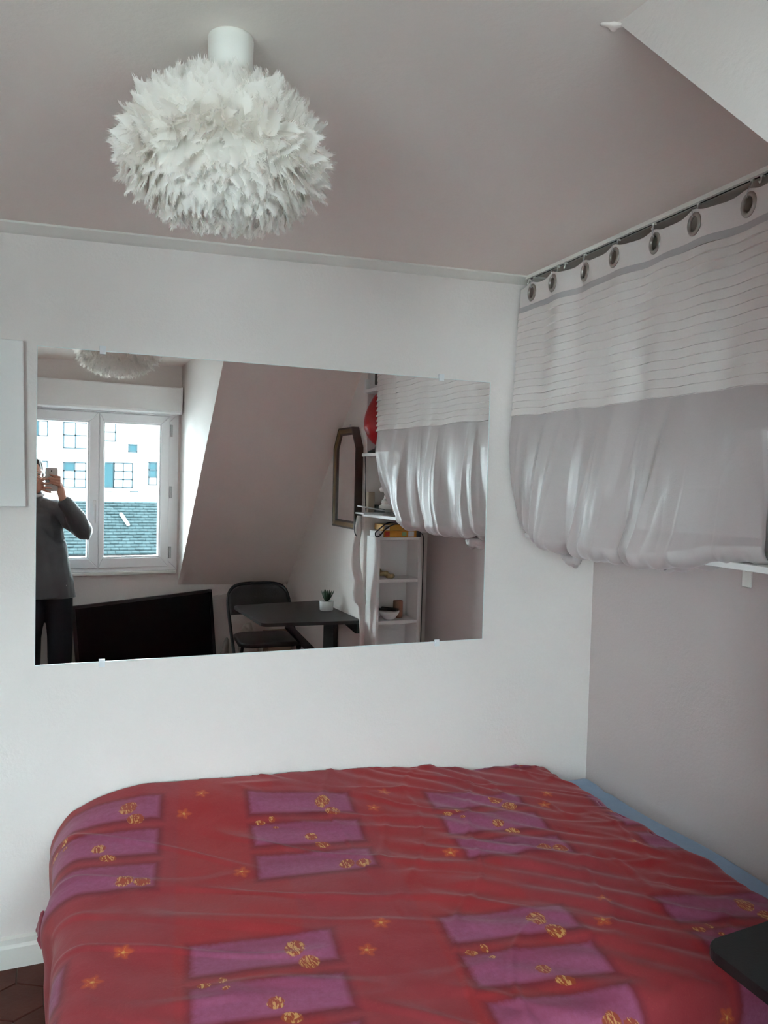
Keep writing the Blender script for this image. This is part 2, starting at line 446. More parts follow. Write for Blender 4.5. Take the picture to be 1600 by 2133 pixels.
# raised strip along the top of the knee wall
a, b = Vector((1.06, -3.052, .652)), Vector((1.575, -3.030, .732)); sd = Vector((-.05, 1, 0))
prism('trim_1', [a, a+sd*.022, a+sd*.022+Vector((0, 0, -.03)), a+Vector((0, 0, -.03))], b-a, TRIMP, kind='structure')
# moulding between the mirror wall and the ceiling, baseboard
prism('trim_2', [(XL, 0, ceil_z(XL)-.024), (XL, -.016, ceil_z(XL)-.020), (XL, -.05, ceil_z(XL)-.006), (XL, -.05, ceil_z(XL)+.01), (XL, 0, ceil_z(XL)+.01)], (XN-XL, 0, .03*(XN-XL)), TRIMP, kind='structure')
bm = bmesh.new(); add_prism(bm, [(XL, 0, 0), (XL, -.016, 0), (XL, -.016, .062), (XL, -.011, .072), (XL, -.011, .088), (XL, 0, .094)], (XN-XL, 0, 0))
bm_obj('baseboard_back', bm, TRIMP, kind='structure')
# small plaster blob at the corner of the flat and sloped ceilings
bm = bmesh.new()
for (dx, dy, dz, r) in ((0, .0, -.001, .008), (.010, -.008, -.003, .006), (-.014, .006, 0, .007), (.004, .008, -.004, .005)):
    add_ell(bm, (.828+dx, yA+dy+.004, ceil_z(.83)+dz), (r*1.5, r, r*.7))
blob('trim_3', bm, CEIL, voxel=.003, it=3, kind='structure')

# ------------------------------------------------------------------ window
def wbox(name, lo, hi, m, parent, bevel=.004):
    return box(name, lo, hi, m, parent, bevel)
def frame4(name, u0, u1, z0, z1, wd, v0, v1, m, parent, bevel=.005, wb=None, wl=None):
    wb = wb or wd; wl = wl or wd
    bm = bmesh.new()
    def bar(o4): # mitred bar
        (a0, a1, b1, b0) = o4
        vs = add_prism(bm, [(p[0], v0, p[1]) for p in (a0, a1, b1, b0)], (0, v1-v0, 0))
    o = [(u0, z0), (u1, z0), (u1, z1), (u0, z1)]; i_ = [(u0+wl, z0+wb), (u1-wd, z0+wb), (u1-wd, z1-wd), (u0+wl, z1-wd)]
    for k in range(4): bar((o[k], o[(k+1) % 4], i_[(k+1) % 4], i_[k]))
    bmesh.ops.bevel(bm, geom=[e for e in bm.edges if e.calc_length() > .02], offset=bevel, segments=2, affect='EDGES', profile=.5)
    return bm_obj(name, bm, m, parent)
def make_window(name, sh):
    win = empty(name, WO + WD*sh, kind='structure'); win.rotation_euler = (0, 0, math.atan2(WD.y, WD.x))
    frame4('window_frame', U0, U1, Z0, Z1+.005, .070, -.07, .005, PVC, win)
    for (s0, s1, wl, wr) in ((-.532, -.076, .026, .056), (-.988, -.534, .056, .060)):
        sash = frame4('sash', s0, s1, .866, 1.892, wr, -.05, .022, PVC, win, wl=wl, wb=.065)
        g0, g1 = s0+wl, s1-wr
        frame4('glazing_bead', g0-.003, g1+.003, .866+.062, 1.892-wr+.003, .013, -.035, .012, PVC, sash, .003)
        p = box('pane', (g0, -.03, .920), (g1, -.024, 1.842), GLASS, sash, 0)
    bm = bmesh.new(); add_box(bm, (-.570, .022, 1.245), (-.550, .030, 1.315), .003); add_box(bm, (-.565, .03, 1.272), (-.555, .055, 1.288), .003)
    add_box(bm, (-.567, .044, 1.165), (-.553, .057, 1.290), .005); bm_obj('window_handle', bm, WHITEM, win)
    for z in (1.794, 1.376, .963):
        bm = bmesh.new(); add_lathe(bm, [(0, -.040), (.008, -.040), (.008, -.013), (.0055, -.012), (.008, -.011), (.008, .040), (0, .040)], (-.066, .026, z), 12)
        bm_obj('hinge', bm, HINGE, win, smooth=False)
    # sill board and roller-shutter box
    bm = bmesh.new(); add_box(bm, (U0+.01, -.01, .818), (U1-.01, .030, .838), .004); bm_obj('window_sill', bm, TRIMP, win)
    bm = bmesh.new()
    prof = [(0, 1.904), (.105, 1.904), (.117, 1.912), (.121, 1.925), (.121, 2.072), (.117, 2.080), (0, 2.080)]
    add_prism(bm, [(-1.045, v, z) for v, z in prof], (1.02, 0, 0)); shb = bm_obj('shutter_box', bm, BOX, win)
    box('end_cap', (-.026, -.0, 1.902), (-.018, .124, 2.083), PVC, win, .002)
    box('guide_strip', (-1.04, -.0, 1.896), (-.03, .02, 1.906), PVC, win, .002)
    box('gap_filler', (-.018, 0, 2.068), (.012, .02, 2.080), TRIMP, win, .001)
make_window('window_1', 0); make_window('window_2', SH)

# ------------------------------------------------------------------ across the street
FACADE = mat('pale_facade', (.36, .365, .36), .9, nscale=.8, namt=.04)
FW = mat('facade_window_frame', (.020, .028, .032), .9, spec=.1)
FP = mat('facade_pane', (.30, .32, .33), .6, nscale=.9, namt=.08)
FPB = mat('facade_blue_pane', (.012, .030, .036), .9, spec=.1, nscale=.9, namt=.15)
SLATE = mat('roof_slate', (.012, .020, .022), 1, spec=.08, nscale=5, namt=.5, bump=.3, bscale=12)
kx = 2.87
fb = empty('facing_building', (0, -45, -12), label='pale plastered building across the street seen through the window', cat='building')
box('wall', (-16, -3, 0), (20, 0, 17.5), FACADE, fb, 0)
box('roof', (-16.3, -3.3, 17.5), (20.3, .4, 18.2), SLATE, fb, .05)
box('cornice', (-16.1, 0, 12.3), (20.1, .25, 12.42), FACADE, fb, .02)
def fwin(x0, z0, x1, z1, cols, rows, panes=None):
    x0 *= kx; x1 *= kx; z0 = (z0-1.5)*kx+13.5; z1 = (z1-1.5)*kx+13.5
    b = bmesh.new(); t = .035
    for k in range(cols+1):
        x = x0+(x1-x0)*k/cols; add_box(b, (x-t, -.02, z0), (x+t, .06, z1), 0)
    for k in range(rows+1):
        z = z0+(z1-z0)*k/rows; add_box(b, (x0-t, -.02, z-t), (x1+t, .06, z+t), 0)
    f = bm_obj('window', b, FW, fb)
    for k in range(cols):
        for r in range(rows):
            box('pane', (x0+(x1-x0)*k/cols+t, 0, z0+(z1-z0)*r/rows+t), (x0+(x1-x0)*(k+1)/cols-t, .03, z0+(z1-z0)*(r+1)/rows-t),
                FPB if (panes and (k, r) in panes) else FP, f, 0)
fwin(-.388, 2.165, -.085, 2.445, 2, 1, [(0, 0)]); fwin(.205, 1.95, .626, 2.445, 2, 2)
fwin(.937, 2.117, 1.146, 2.464, 1, 2); fwin(1.40, 1.916, 1.557, 2.062, 1, 1, [(0, 0)])
fwin(.937, 1.208, 1.124, 1.69, 1, 1, [(0, 0)]); fwin(1.13, 1.208, 1.474, 1.69, 2, 3)
fwin(.212, 1.20, .607, 1.672, 2, 3, [(0, 2)]); fwin(-.388, 1.232, -.082, 1.68, 2, 2); fwin(1.79, 1.275, 1.945, 1.723, 1, 3, [(0, 2), (0, 1)])
fwin(2.3, 1.21, 2.7, 1.69, 2, 3); fwin(2.3, 2.0, 2.7, 2.45, 2, 2); fwin(-1.1, 1.21, -.7, 1.69, 2, 3); fwin(-1.1, 2.0, -.7, 2.45, 2, 2)
for (x0, z0, x1) in ((.916, 1.10, 1.113), (1.43, 1.112, 1.595)):
    box('ledge', (x0*kx, 0, (z0-1.5)*kx+13.5), (x1*kx, .2, (z0-1.5)*kx+13.6), FW, fb, .01)
# slate roof of the lower house in front
sr = empty('slate_roof_house', (0, -24, -10), label='lower house with a grey slate roof below the window, in front of the pale building', cat='house')
box('wall', (-8, -3.2, 0), (12, -.1, 8.8), FACADE, sr, 0)
za, zb, ya, yb = 9.20, 10.58, 3.0, 0.0      # eave at y=-21, ridge at y=-24
bm = bmesh.new(); add_prism(bm, [(-8, ya, za), (-8, yb, zb), (-8, yb-3.2, za), ], (20, 0, 0)); bm_obj('roof_deck', bm, SLATE, sr)
bm = bmesh.new(); NR = 18
for i in range(NR):
    f0 = i/NR; f1 = (i+1)/NR
    y0, z0 = ya+(yb-ya)*f0, za+(zb-za)*f0; y1, z1 = ya+(yb-ya)*f1, za+(zb-za)*f1
    x = -8 + (i % 2)*.11
    while x < 12:
        wq = .21; dz = random.uniform(0, .02)
        p = [(x, y0, z0+.045+dz), (x+wq, y0, z0+.045+dz), (x+wq, y1, z1+.012), (x, y1, z1+.012), (x, y0, z0+.012+dz), (x+wq, y0, z0+.012+dz)]
        v = [bm.verts.new(q) for q in p]; bm.faces.new(v[:4]); bm.faces.new((v[0], v[1], v[5], v[4])); x += .22
bm_obj('slate', bm, SLATE, sr, kind='stuff')
tube('white_pole', [(1.966, .944, 10.24), (2.127, 1.588, 9.95)], .05, FACADE, sr, sm=0)  # pale pole lying on the slates
# street ground
box('ground', (-40, -60, -12.3), (40, -4, -12), mat('street', (.4, .4, .4), .9, nscale=.3, namt=.2), bevel=0, kind='structure')

# ------------------------------------------------------------------ big wall mirror with clips
mw = empty('wall_mirror', (.725, 0, .915), label='large frameless rectangular mirror clipped to the white wall above the bed', cat='mirror')
mx0, mx1, mz0, mz1 = -.043, 1.492, .914, 1.868
def rel(o, p): o.location = Vector(o.location) - p.location; return o
bm = bmesh.new(); add_box(bm, (mx0, -.0075, mz0), (mx1, -.0025, mz1), 0)
for f in bm.faces: f.material_index = 0 if (f.calc_center_median().y < -.0074) else 1
rel(bm_obj('mirror_glass', bm, [MIRROR, EDGE], mw), mw)
bm = bmesh.new(); t = .0022       # ground bright edge
frb = [((mx0, mz0), (mx1, mz0)), ((mx1, mz0), (mx1, mz1))]
add_box(bm, (mx0, -.0085, mz0-.001), (mx1, -.002, mz0+t), 0); add_box(bm, (mx1-t, -.0085, mz0), (mx1+.001, -.002, mz1), 0)
add_box(bm, (mx0, -.0085, mz1-.001), (mx1, -.002, mz1+.001), 0); add_box(bm, (mx0-.001, -.0085, mz0), (mx0+.001, -.002, mz1), 0)
rel(bm_obj('glass_edge', bm, EDGE, mw), mw)
for (x, z, s) in ((.14, mz1, 1), (1.29, mz1, 1), (.148, mz0, -1), (1.301, mz0, -1)):
    zs_ = sorted((z-.009*s, z+.0015*s)); zt2 = sorted((z+.0015*s, z+.015*s)); bm = bmesh.new()
    add_box(bm, (x-.009, -.0115, zs_[0]), (x+.009, -.009, zs_[1]), 0); add_box(bm, (x-.009, -.0115, zt2[0]), (x+.009, .0, zt2[1]), 0)
    rel(bm_obj('mirror_clip', bm, CLIP, mw), mw)

# flat white panel at the left of the mirror
PANEL = mat('panel_white', (.80, .79, .77), .6, nscale=2, namt=.02)
bm = bmesh.new(); add_prism(bm, [(-.62, -.004, 1.39), (-.070, -.004, 1.392), (-.080, -.004, 1.878), (-.62, -.004, 1.885)], (0, -.018, 0))
bmesh.ops.bevel(bm, geom=bm.edges[:], offset=.003, segments=2, affect='EDGES', profile=.5)
wp = bm_obj('wall_panel', bm, PANEL, label='flat white panel on the wall at the left of the large mirror', cat='panel')

# ------------------------------------------------------------------ bed
BX, BY = 1.80, -1.345
bed = empty('bed', (1.0, -.7, 0), label='low wide bed in the corner, its light blue sheet showing beside the right wall', cat='bed')
def bedz_sheet(x, y): return .334
nx, ny = 60, 50; V = np.zeros((nx, ny, 3))
# mattress: rounded closed box from bevelled cube, with a crease near the wall corner
bm = bmesh.new(); add_box(bm, (.03, BY+.03, .16), (1.985, -.012, .334), .03, seg=4)
bmesh.ops.subdivide_edges(bm, edges=[e for e in bm.edges if e.calc_length() > .5], cuts=24, use_grid_fill=True)
for v in bm.verts:
    if v.co.z > .3 and v.co.x > 1.7:
        v.co.z += .006*math.sin(v.co.y*9+v.co.x*4) - .012*math.exp(-((v.co.y+.16-.25*(v.co.x-1.85))/.018)**2)
rel(bm_obj('mattress', bm, BLUE, bed, smooth=True), bed)
rel(box('bed_base', (.05, BY+.05, .07), (1.98, -.015, .16), BLKM, bed, .005), bed)
for (x, y) in ((.12, -.1), (1.9, -.1), (.12, BY+.12), (1.9, BY+.12)):
    rel(box('leg', (x-.03, y-.03, 0), (x+.03, y+.03, .07), BLKM, bed, .004), bed)

def topz(x, y):
    # crest height along the wall, lower towards the room
    xs = [0, .065, .134, .276, .58, .83, 1.0, 1.285, 1.486, 1.62, 1.718, 1.80]
    zs = [.45, .484, .498, .515, .505, .493, .479, .455, .420, .415, .408, .385]
    crest = float(np.interp(x, xs, zs)); base = .435 - .03*max(0, (x-1.3)/.5)
    h = base + (crest-base)*math.exp(-(y/.30)**2)
    # creases radiating on the right rear, long soft folds elsewhere
    q = noise.noise(Vector((x*2.2+y*1.3, y*5.5-x*1.2, 0)))*.008
    q += noise.noise(Vector((x*9+y*7, (y*.9-x*.35)*5, 3.1)))*.0035
    u = (x*.62 + y*.78); q += .0035*math.exp(-abs(x-1.35)*1.6)*math.sin(u*75 + 3*noise.noise(Vector((x*3, y*3, 1))))*(1 if x > .9 else .3)
    r_ = 1-abs(noise.noise(Vector((x*1.7-y*.4, y*7+x*3, 7))))*2.2
    if r_ > .72: q += (r_-.72)*.018
    r3 = 1-abs(noise.noise(Vector((x*2.4+y*1.6, y*3-x*5.5, 11))))*2.4
    if r3 > .75 and x > .8: q += (r3-.75)*.018
    return h + q
def bedspread():
    nx, ny = 420, 330
    us = np.linspace(-.47, BX+.10, nx); vs = np.linspace(-.015, -BY+.40, ny)
    V = np.zeros((nx, ny, 3)); UV = np.zeros((nx, ny, 2)); RAD = .075
    for i, u in enumerate(us):
        for j, v in enumerate(vs):
            # v = distance from the mirror wall; u = along the bed
            x, y, drop = u, -v, 0
            L = .0 + .015*math.sin(v*3) ; dl = dr = df = 0
            if u < L+RAD:
                d = L+RAD-u; a = min(d/RAD, PI/2); x = L+RAD - RAD*math.sin(a); dl = RAD*(1-math.cos(a)) + max(0, d-RAD*PI/2)
            RB = .05
            if u > BX-RB:
                d = u-(BX-RB); a = min(d/RB, PI/2); x = BX-RB+RB*math.sin(a)+.012*math.sin(v*9)+.008*math.sin(v*23+1); dr = RB*(1-math.cos(a)) + max(0, d-RB*PI/2)
            F = -BY
            if v > F-RAD:
                d = v-(F-RAD); a = min(d/RAD, PI/2); y = -(F-RAD+RAD*math.sin(a)); df = RAD*(1-math.cos(a)) + max(0, d-RAD*PI/2)
            z = topz(min(max(x, 0), BX), y)
            # rounded far-left corner pressed to the wall
            corner = math.exp(-((u+.02)/.13)**2)*math.exp(-(v/.16)**2)*.05
            z -= corner
            dmax = max(dl, df) if (dl or df) else 0
            if dl:
                k = min(1, dl/.25)
                x += .008*k*math.sin(v*26+math.sin(v*9)*2) - .010*k*math.exp(-((v-.45)/.06)**2) + .020*math.exp(-((v)/.22)**2)*k + .012*k*math.sin(dl*16+v*30)*.35
                if .32 < v < .62: x -= .022*math.exp(-((v-.47)/.07)**2)*math.exp(-((dl-.09)/.07)**2)
            if df: y += -.010*min(1, df/.2)*math.sin(u*22+math.sin(u*7)*2)
            z2 = z - (dl if dl else 0) - (df if df else 0) - dr*1.0
            z2 = max(z2, .012 if (dl or df) else .345)
            if dr and not (df): z2 = max(z2, .338)
            V[i, j] = (x, min(y, -.012), z2); UV[i, j] = (u + .004*noise.noise(Vector((u*4, v*4, 0))), -v)
    return V, UV
V, UV = bedspread()
bs = grid_obj('bedspread', V, bedspread_material(), uv=UV, label='red bedspread printed with purple bars, ochre leaves and orange flowers, covering the bed', cat='bedspread')
md = bs.modifiers.new('thick', 'SOLIDIFY'); md.thickness = .004; md.offset = -1
# tuft of gathered cloth at the left edge
bm = bmesh.new()
for k in range(5):
    add_capsule(bm, (-.012-.002*k, -.43-.012*k, .372-.010*k), (-.026+.003*k, -.445-.010*k, .335-.006*k), .006, .004, 10)
RED2 = mat('red_fold', (.22, .03, .05), .7, nscale=20, namt=.3, sheen=.4)
blob('gathered_fold', bm, RED2, bs, voxel=.004, it=2)
# two bits of lint on the bedspread
LINT = mat('lint', (.7, .7, .7), .8)
for (x, y, q) in ((.338, -1.062, 1), (1.0-.045, -1.06, .7), (.188, -.697, .6)):
    bm = bmesh.new(); add_ell(bm, (0, 0, 0), (.007*q, .0035*q, .0015), seg=10)
    o = bm_obj('lint', bm, LINT, smooth=True, label={1: 'white speck of lint on the purple bar nearest the front left of the red bedspread', .7: 'white speck of lint at the middle front of the red bedspread', .6: 'tiny pale speck of lint near the left edge of the red bedspread'}[q], cat='lint')
    o.location = (x, y, topz(x, y)+.001)

# ------------------------------------------------------------------ curtain on its rail
xr = lambda y: 1.622 + .052*y
rail = empty('curtain_rail', (xr(0), 0, ceil_z(1.6)), label='slim pale curtain rail under the ceiling in front of the shelf niche', cat='rail')
def relp(o, p):
    for v in o.data.vertices: v.co -= p.location
    return o
y1 = -1.44
bm = bmesh.new()
zt = ceil_z(1.6)
p0 = Vector((xr(-.02), -.02, zt)); p1 = Vector((xr(y1), y1, ceil_z(xr(y1))))
add_prism(bm, [p0+Vector(q) for q in ((-.012, 0, .002), (-.012, 0, -.012), (-.004, 0, -.013), (-.004, 0, -.008), (.004, 0, -.008), (.004, 0, -.013), (.012, 0, -.012), (.012, 0, .002))], p1-p0)
relp(bm_obj('rail_profile', bm, TRIMP, rail), rail)
bm = bmesh.new(); add_prism(bm, [p0+Vector(q) for q in ((-.0035, 0, -.006), (-.0035, 0, -.0125), (.0035, 0, -.0125), (.0035, 0, -.006))], p1-p0)
relp(bm_obj('rail_slot_shade', bm, HOLE, rail), rail)  # dark strip filling the rail channel, standing in for its shade
GL = [-.088, -.246, -.409, -.587, -.753, -.933, -1.118]
for y in (-.05, -.088, -.246, -.294, -.409, -.587, -.753, -.933, -1.118, -1.148, -1.25):
    x = xr(y); z = zt-.012
    bm = bmesh.new()
    add_box(bm, (x-.006, y-.004, z-.006), (x+.004, y+.004, z+.002), .001)
    add_tube(bm, smooth_path([(x-.004, y, z-.004), (x-.006, y, z-.016), (x-.006, y+.003, z-.020), (x-.006, y+.006, z-.014)], 3), .0016, 6)
    relp(bm_obj('glider', bm, TRIMP, rail), rail)

cur = empty('curtain', (1.60, -.6, 1.27), label='white curtain with metal eyelets, pressed tucks and satin lower half hiding the shelves', cat='curtain')
GY = [-.092, -.244, -.413, -.592, -.760, -.938, -1.109, -1.235]
def yend(z): return float(np.interp(z, [1.24, 1.275, 1.32, 1.381, 1.498, 1.644, 1.743, 2.016, 2.26], [-1.10, -1.11, -1.135, -1.18, -1.215, -1.225, -1.232, -1.250, -1.262]))
def xleft(z): return float(np.interp(z, [1.24, 1.30, 1.33, 1.385, 1.51, 1.636, 1.751, 1.94, 2.136, 2.26], [1.70, 1.683, 1.662, 1.643, 1.613, 1.598, 1.598, 1.607, 1.614, 1.621]))
def fold(s, z):
    """soft vertical undulation, in metres towards the room"""
    a = s*2*PI
    f = .010*math.sin(a*3.55+.7) + .006*math.sin(a*7.1+1.1)
    return f
def streak(s, z):
    k = min(1, max(0, (1.76-z)/.35))
    sl = s + .10*(1.76-z)*(1-s)          # folds fan out downwards
    q = noise.noise(Vector((sl*9.0, z*.9, 2))) + .5*noise.noise(Vector((sl*22, z*1.3, 5)))
    r1 = (1-abs(noise.noise(Vector((sl*6.5+4, z*.55, 8))))*2)
    return k*(.020*q + .050*max(0, r1-.60) + .016*max(0, 1-abs(noise.noise(Vector((sl*11+9, z*.4, 5))))*2.4-.5))
def top_edge(y):
    # between two hooks the cloth sags a little
    g = sorted(GY); z0 = 2.226 - .004
    best = min(abs(y-a) for a in GY)
    k = 0
    for a in GY:
        k = max(k, math.exp(-((y-a-.01)/.035)**2))
    return z0 + .014*k - .004
def curt_point(s, z):
    ye = yend(z); y = -.012 + (ye+.012)*s
    base = xr(y) - .012
    lef = xleft(z) - .012 - (xr(-.012) - .012)
    x = base + lef*math.exp(-s*9) + fold(s, z)*min(1, s*6)*.8
    if z < 1.8: x -= streak(s, z) + .045*math.sin(min(1, (1.8-z)/.52)*PI*.62)*min(1, .25+s*5)*min(1, (1-s)*6+.3)
    k_ = max(0, (s-.74)/.26); k_ = k_*k_*(3-2*k_)
    x += float(np.interp(z, [1.27, 1.32, 1.38, 1.50, 1.64], [.14, .115, .075, .035, 0]))*k_
    return Vector((x, y, z))
NS = 260
def panel(name, zs, m, dx=lambda s, i: 0, nsd=NS, fz=None, **k):
    V = np.zeros((nsd, len(zs), 3))
    for i in range(nsd):
        s = i/(nsd-1)
        for j, z in enumerate(zs):
            zz = z if fz is None else fz(s, z)
            p = curt_point(s, zz); V[i, j] = (p.x - dx(s, j), p.y, p.z)
    o = grid_obj(name, V, m, cur, **k)
    for v in o.data.vertices: v.co -= cur.location
    return o
# header, cut round the eyelets by shader-free geometry: strips with real holes
def header():
    ZT = 2.226; zb = 2.150; R = .021
    def top(s, z):
        y = -.012 + (yend(2.2)+.012)*s
        return z + (top_edge(y)-ZT)*max(0, (z-2.19)/(ZT-2.19))
    zs = list(np.linspace(ZT, zb, 26)); nsd = 420
    V = np.zeros((nsd, len(zs), 3)); keep = np.ones((nsd, len(zs)), bool)
    L = yend(2.2)
    for i in range(nsd):
        s = i/(nsd-1)
        for j, z in enumerate(zs):
            p = curt_point(s, top(s, z)); y = p.y
            V[i, j] = p
            for g in GY:
                d = math.hypot(y-g, z-2.192)
                if d < R*.9: keep[i, j] = False
    verts = V.reshape(-1, 3); nv = len(zs); faces = []
    for i in range(nsd-1):
        for j in range(nv-1):
            if keep[i, j] and keep[i+1, j] and keep[i, j+1] and keep[i+1, j+1]: faces.append((i*nv+j, (i+1)*nv+j, (i+1)*nv+j+1, i*nv+j+1))
    o = mesh_obj('header', (verts-np.array(cur.location)).tolist(), faces, CURT, cur, True)
header()
panel('shadow_band', list(np.linspace(2.150, 2.130, 4)), BANDM, dx=lambda s, j: -.0005)  # shadow band below the header, put into a darker, more translucent cloth colour
# fifteen pressed tucks: each overlaps the one below
zs = []; off = []
zt0, zt1, NT = 2.130, 1.745, 15; step = (zt0-zt1)/NT
for k in range(NT):
    za_ = zt0 - k*step
    amp = .0078
    zs += [za_, za_-step*.3, za_-step*.75, za_-step*.94, za_-step*.955]; off += [0, amp*.30, amp*.75, amp, 0]
zs.append(zt1); off.append(0)
def tdx(s, j):
    w_ = .55 + 1.0*max(0, noise.noise(Vector((s*13, zs[j]*3, 4))))*1.6
    return off[j]*w_
def tz(s, z): return z + .0035*math.sin(s*2*PI*3.4+1)*min(1, (2.15-z)*8) + .003*noise.noise(Vector((s*9, z*2, 0)))
panel('tucked_panel', zs, CURT, dx=tdx, nsd=340, fz=tz, smooth=False)
# satin lower part, rolling under the shelf
def satin():
    nsd = 380; nz = 150; V = np.zeros((nsd, nz, 3))
    for i in range(nsd):
        s = i/(nsd-1)
        yb = -.012 + (-1.13+.012)*s
        zb = float(np.interp(-yb, [0, .06, .12, .20, .28, .36, .52, .70, .82, .90, .98, 1.08], [1.318, 1.318, 1.305, 1.290, 1.272, 1.266, 1.262, 1.266, 1.268, 1.276, 1.305, 1.314]))
        zb += .005*noise.noise(Vector((s*16, 0, 3)))
        for j in range(nz):
            t = j/(nz-1)
            if t < .80:
                z = 1.752 + (zb+.045-1.752)*(t/.80); p = curt_point(s, max(z, zb+.02)); V[i, j] = (p.x+.003, p.y, z)
            else:
                a = (t-.80)/.20*PI*.72; z0 = zb+.045; p = curt_point(s, z0)
                x = p.x + .003 + .045*(1-math.cos(a))*.8 + .02*(a/2.3)**2; z = z0 - .045*math.sin(min(a, PI/2)) + (.012*(a-PI/2) if a > PI/2 else 0)
                x += .004*math.sin(s*130)*min(1, a); z += .003*math.sin(s*95+a)*min(1, a)
                V[i, j] = (x, p.y, z)
    o = grid_obj('satin_panel', V - np.array(cur.location), SHEER, cur)
    # hem turned under, wrinkled
    W = np.zeros((nsd, 14, 3))
    for i in range(nsd):
        for j in range(14):
            t = j/13; q = V[i, -1]
            W[i, j] = (q[0]+.0+.07*t, q[1], q[2]-.004-.010*math.sin(t*PI)+.004*math.sin(i*.31+t*4)+.003*math.sin(i*.13))
    grid_obj('turned_hem', W - np.array(cur.location), SHEER, cur)
satin()
# gathered knot and its pleats under the shelf
bm = bmesh.new()
for k in range(9):
    a = k/8; y = -.245-.012*k
    add_capsule(bm, (1.665-.006*k, y, 1.268-.002*k), (1.66-.004*k, y-.05, 1.235+.010*math.sin(k*1.9)), .014, .010, 10)
add_ell(bm, (1.628, -.355, 1.243), (.022, .030, .020)); add_ell(bm, (1.640, -.315, 1.250), (.020, .026, .018)); add_ell(bm, (1.628, -.385, 1.25), (.014, .020, .016))
o = blob('gathered_knot', bm, SHEER, voxel=.004, it=2)
for v in o.data.vertices: v.co -= cur.location
o.parent = cur
bm = bmesh.new()
for k in range(6):
    add_tube(bm, smooth_path([(1.70, -.03-.012*k, 1.315-.004*k), (1.665, -.10-.016*k, 1.302-.005*k+.004*math.sin(k*2)), (1.645, -.24-.01*k, 1.272-.003*k)], 8), .008, 8)
o = blob('hem_pleats', bm, SHEER, voxel=.004, it=2)
for v in o.data.vertices: v.co -= cur.location
o.parent = cur
# eyelets and hooks
for g in GY:
    s = (g+.012)/(yend(2.19)+.012); p = curt_point(s, 2.192); q = curt_point(min(1, s+.01), 2.192); tdir = (q-p).normalized()
    nrm = Vector((tdir.y, -tdir.x, 0)); nrm = nrm if nrm.x < 0 else -nrm
    M = Matrix.Translation(p - cur.location + nrm*.001) @ Vector((0, 0, 1)).rotation_difference(nrm).to_matrix().to_4x4()
    lathe('eyelet', [(.0190, -.003), (.0190, .002), (.022, .0045), (.0275, .0035), (.031, .0005), (.031, -.0008), (.022, -.002), (.0190, -.003)], (0, 0, 0), STEEL, cur, 28, M=M)
for g, y in zip(GY[:7], GL):
    s = (g+.012)/(yend(2.19)+.012); p = curt_point(s, 2.21)
    zt_ = zt-.034
    tube('hook', [(xr(y)-.006, y, zt_+.012), (xr(y)-.010, y-.001, zt_+.004), (p.x-.006, (g+y)/2, 2.232), (p.x-.007, g+.002, 2.215), (p.x-.004, g+.001, 2.209)], .0012, RAILM, cur, 6)
    if False: pass
for o in cur.children:
    if o.name.startswith('hook'):
        for v in o.data.vertices: v.co -= cur.location

# ------------------------------------------------------------------ shelves in the niche
def shelf(z, y1_, th, label, dx=.022):
    yf = -.004
    return prism('wall_shelf', [(xr(yf)+dx, yf, z-th), (XN-.002, yf, z-th), (XN-.002, y1_, z-th), (xr(y1_)+dx, y1_, z-th)], (0, 0, th), WHITEM, bevel=.0015, label=label, cat='shelf')
s3 = shelf(1.312, -1.52, .017, 'long white wall shelf under the curtain, lowest and holding white towels', .040)
s2 = shelf(1.640, -1.51, .018, 'white wall shelf behind the curtain carrying the red lamp, middle of three')
s1 = shelf(1.985, -1.51, .018, 'white wall shelf behind the curtain, topmost, carrying the framed photo')
br = empty('shelf_bracket', (1.985, -.763, 1.295), label='white metal bracket with a screw under the long shelf at the right', cat='bracket')
box('plate', (-.004, -.017, -.098), (.004, .017, 0), TRIMP, br, .002)
box('arm', (-.24, -.010, -.010), (.004, .010, 0), TRIMP, br, .002)
tube('screw', [(-.004, 0, -.045), (-.007, 0, -.045)], .004, HOLE, br, 8, sm=0)
# bracket is screwed to the wall

# things on the shelves (seen in the mirror)
def cloth_lump(name, c, r, m, label, cat, n=7, seed=1, voxel=.008):
    rr = random.Random(seed); bm = bmesh.new(); L = max(2, n//5)
    for k in range(L):
        t = k/max(1, L-1); q = 1-.45*t
        add_ell(bm, (c[0]+rr.uniform(-.15, .15)*r[0], c[1]+rr.uniform(-.15, .15)*r[1], c[2]+r[2]*(.35+1.15*t)), (r[0]*q, r[1]*q, r[2]*.62), Euler((0, rr.uniform(-.15, .15), rr.random()*3)).to_matrix() if abs(r[0]-r[1]) < .03 else None)
    o = blob(name, bm, m, voxel=voxel*.7, it=2, label=label, cat=cat)
    o.data.update(); nr = [v.normal.copy() for v in o.data.vertices]; sc = .06/max(r[2], .03)
    for v, nn_ in zip(o.data.vertices, nr):
        p = v.co; a = noise.noise(Vector((p.x*13+seed, p.y*13, p.z*22))); b = noise.noise(Vector((p.x*30+p.z*12, p.y*30, p.z*30+seed)))
        v.co += nn_*((1-abs(a)*3.2)*.10*min(r) + (1-abs(b)*3)*.05*min(r))
    for v in o.data.vertices: v.co.z = max(v.co.z, c[2]+.001)
    return o
cloth_lump('towel_bundle', (1.685, -1.365, 1.345), (.080, .105, .040), CLOTHW, 'crumpled white towel lying at the front of the lowest shelf', 'towel', 16, 2)
cloth_lump('towel_bundle', (1.69, -1.345, 1.432), (.072, .085, .045), CLOTHW, 'white towel heaped on top of the crumpled one on the lowest shelf', 'towel', 14, 5)
box('gift_box', (1.598, -1.515, 1.312), (1.635, -1.478, 1.43), TAN, bevel=.002, label='small upright beige box at the end of the lowest shelf', cat='box')
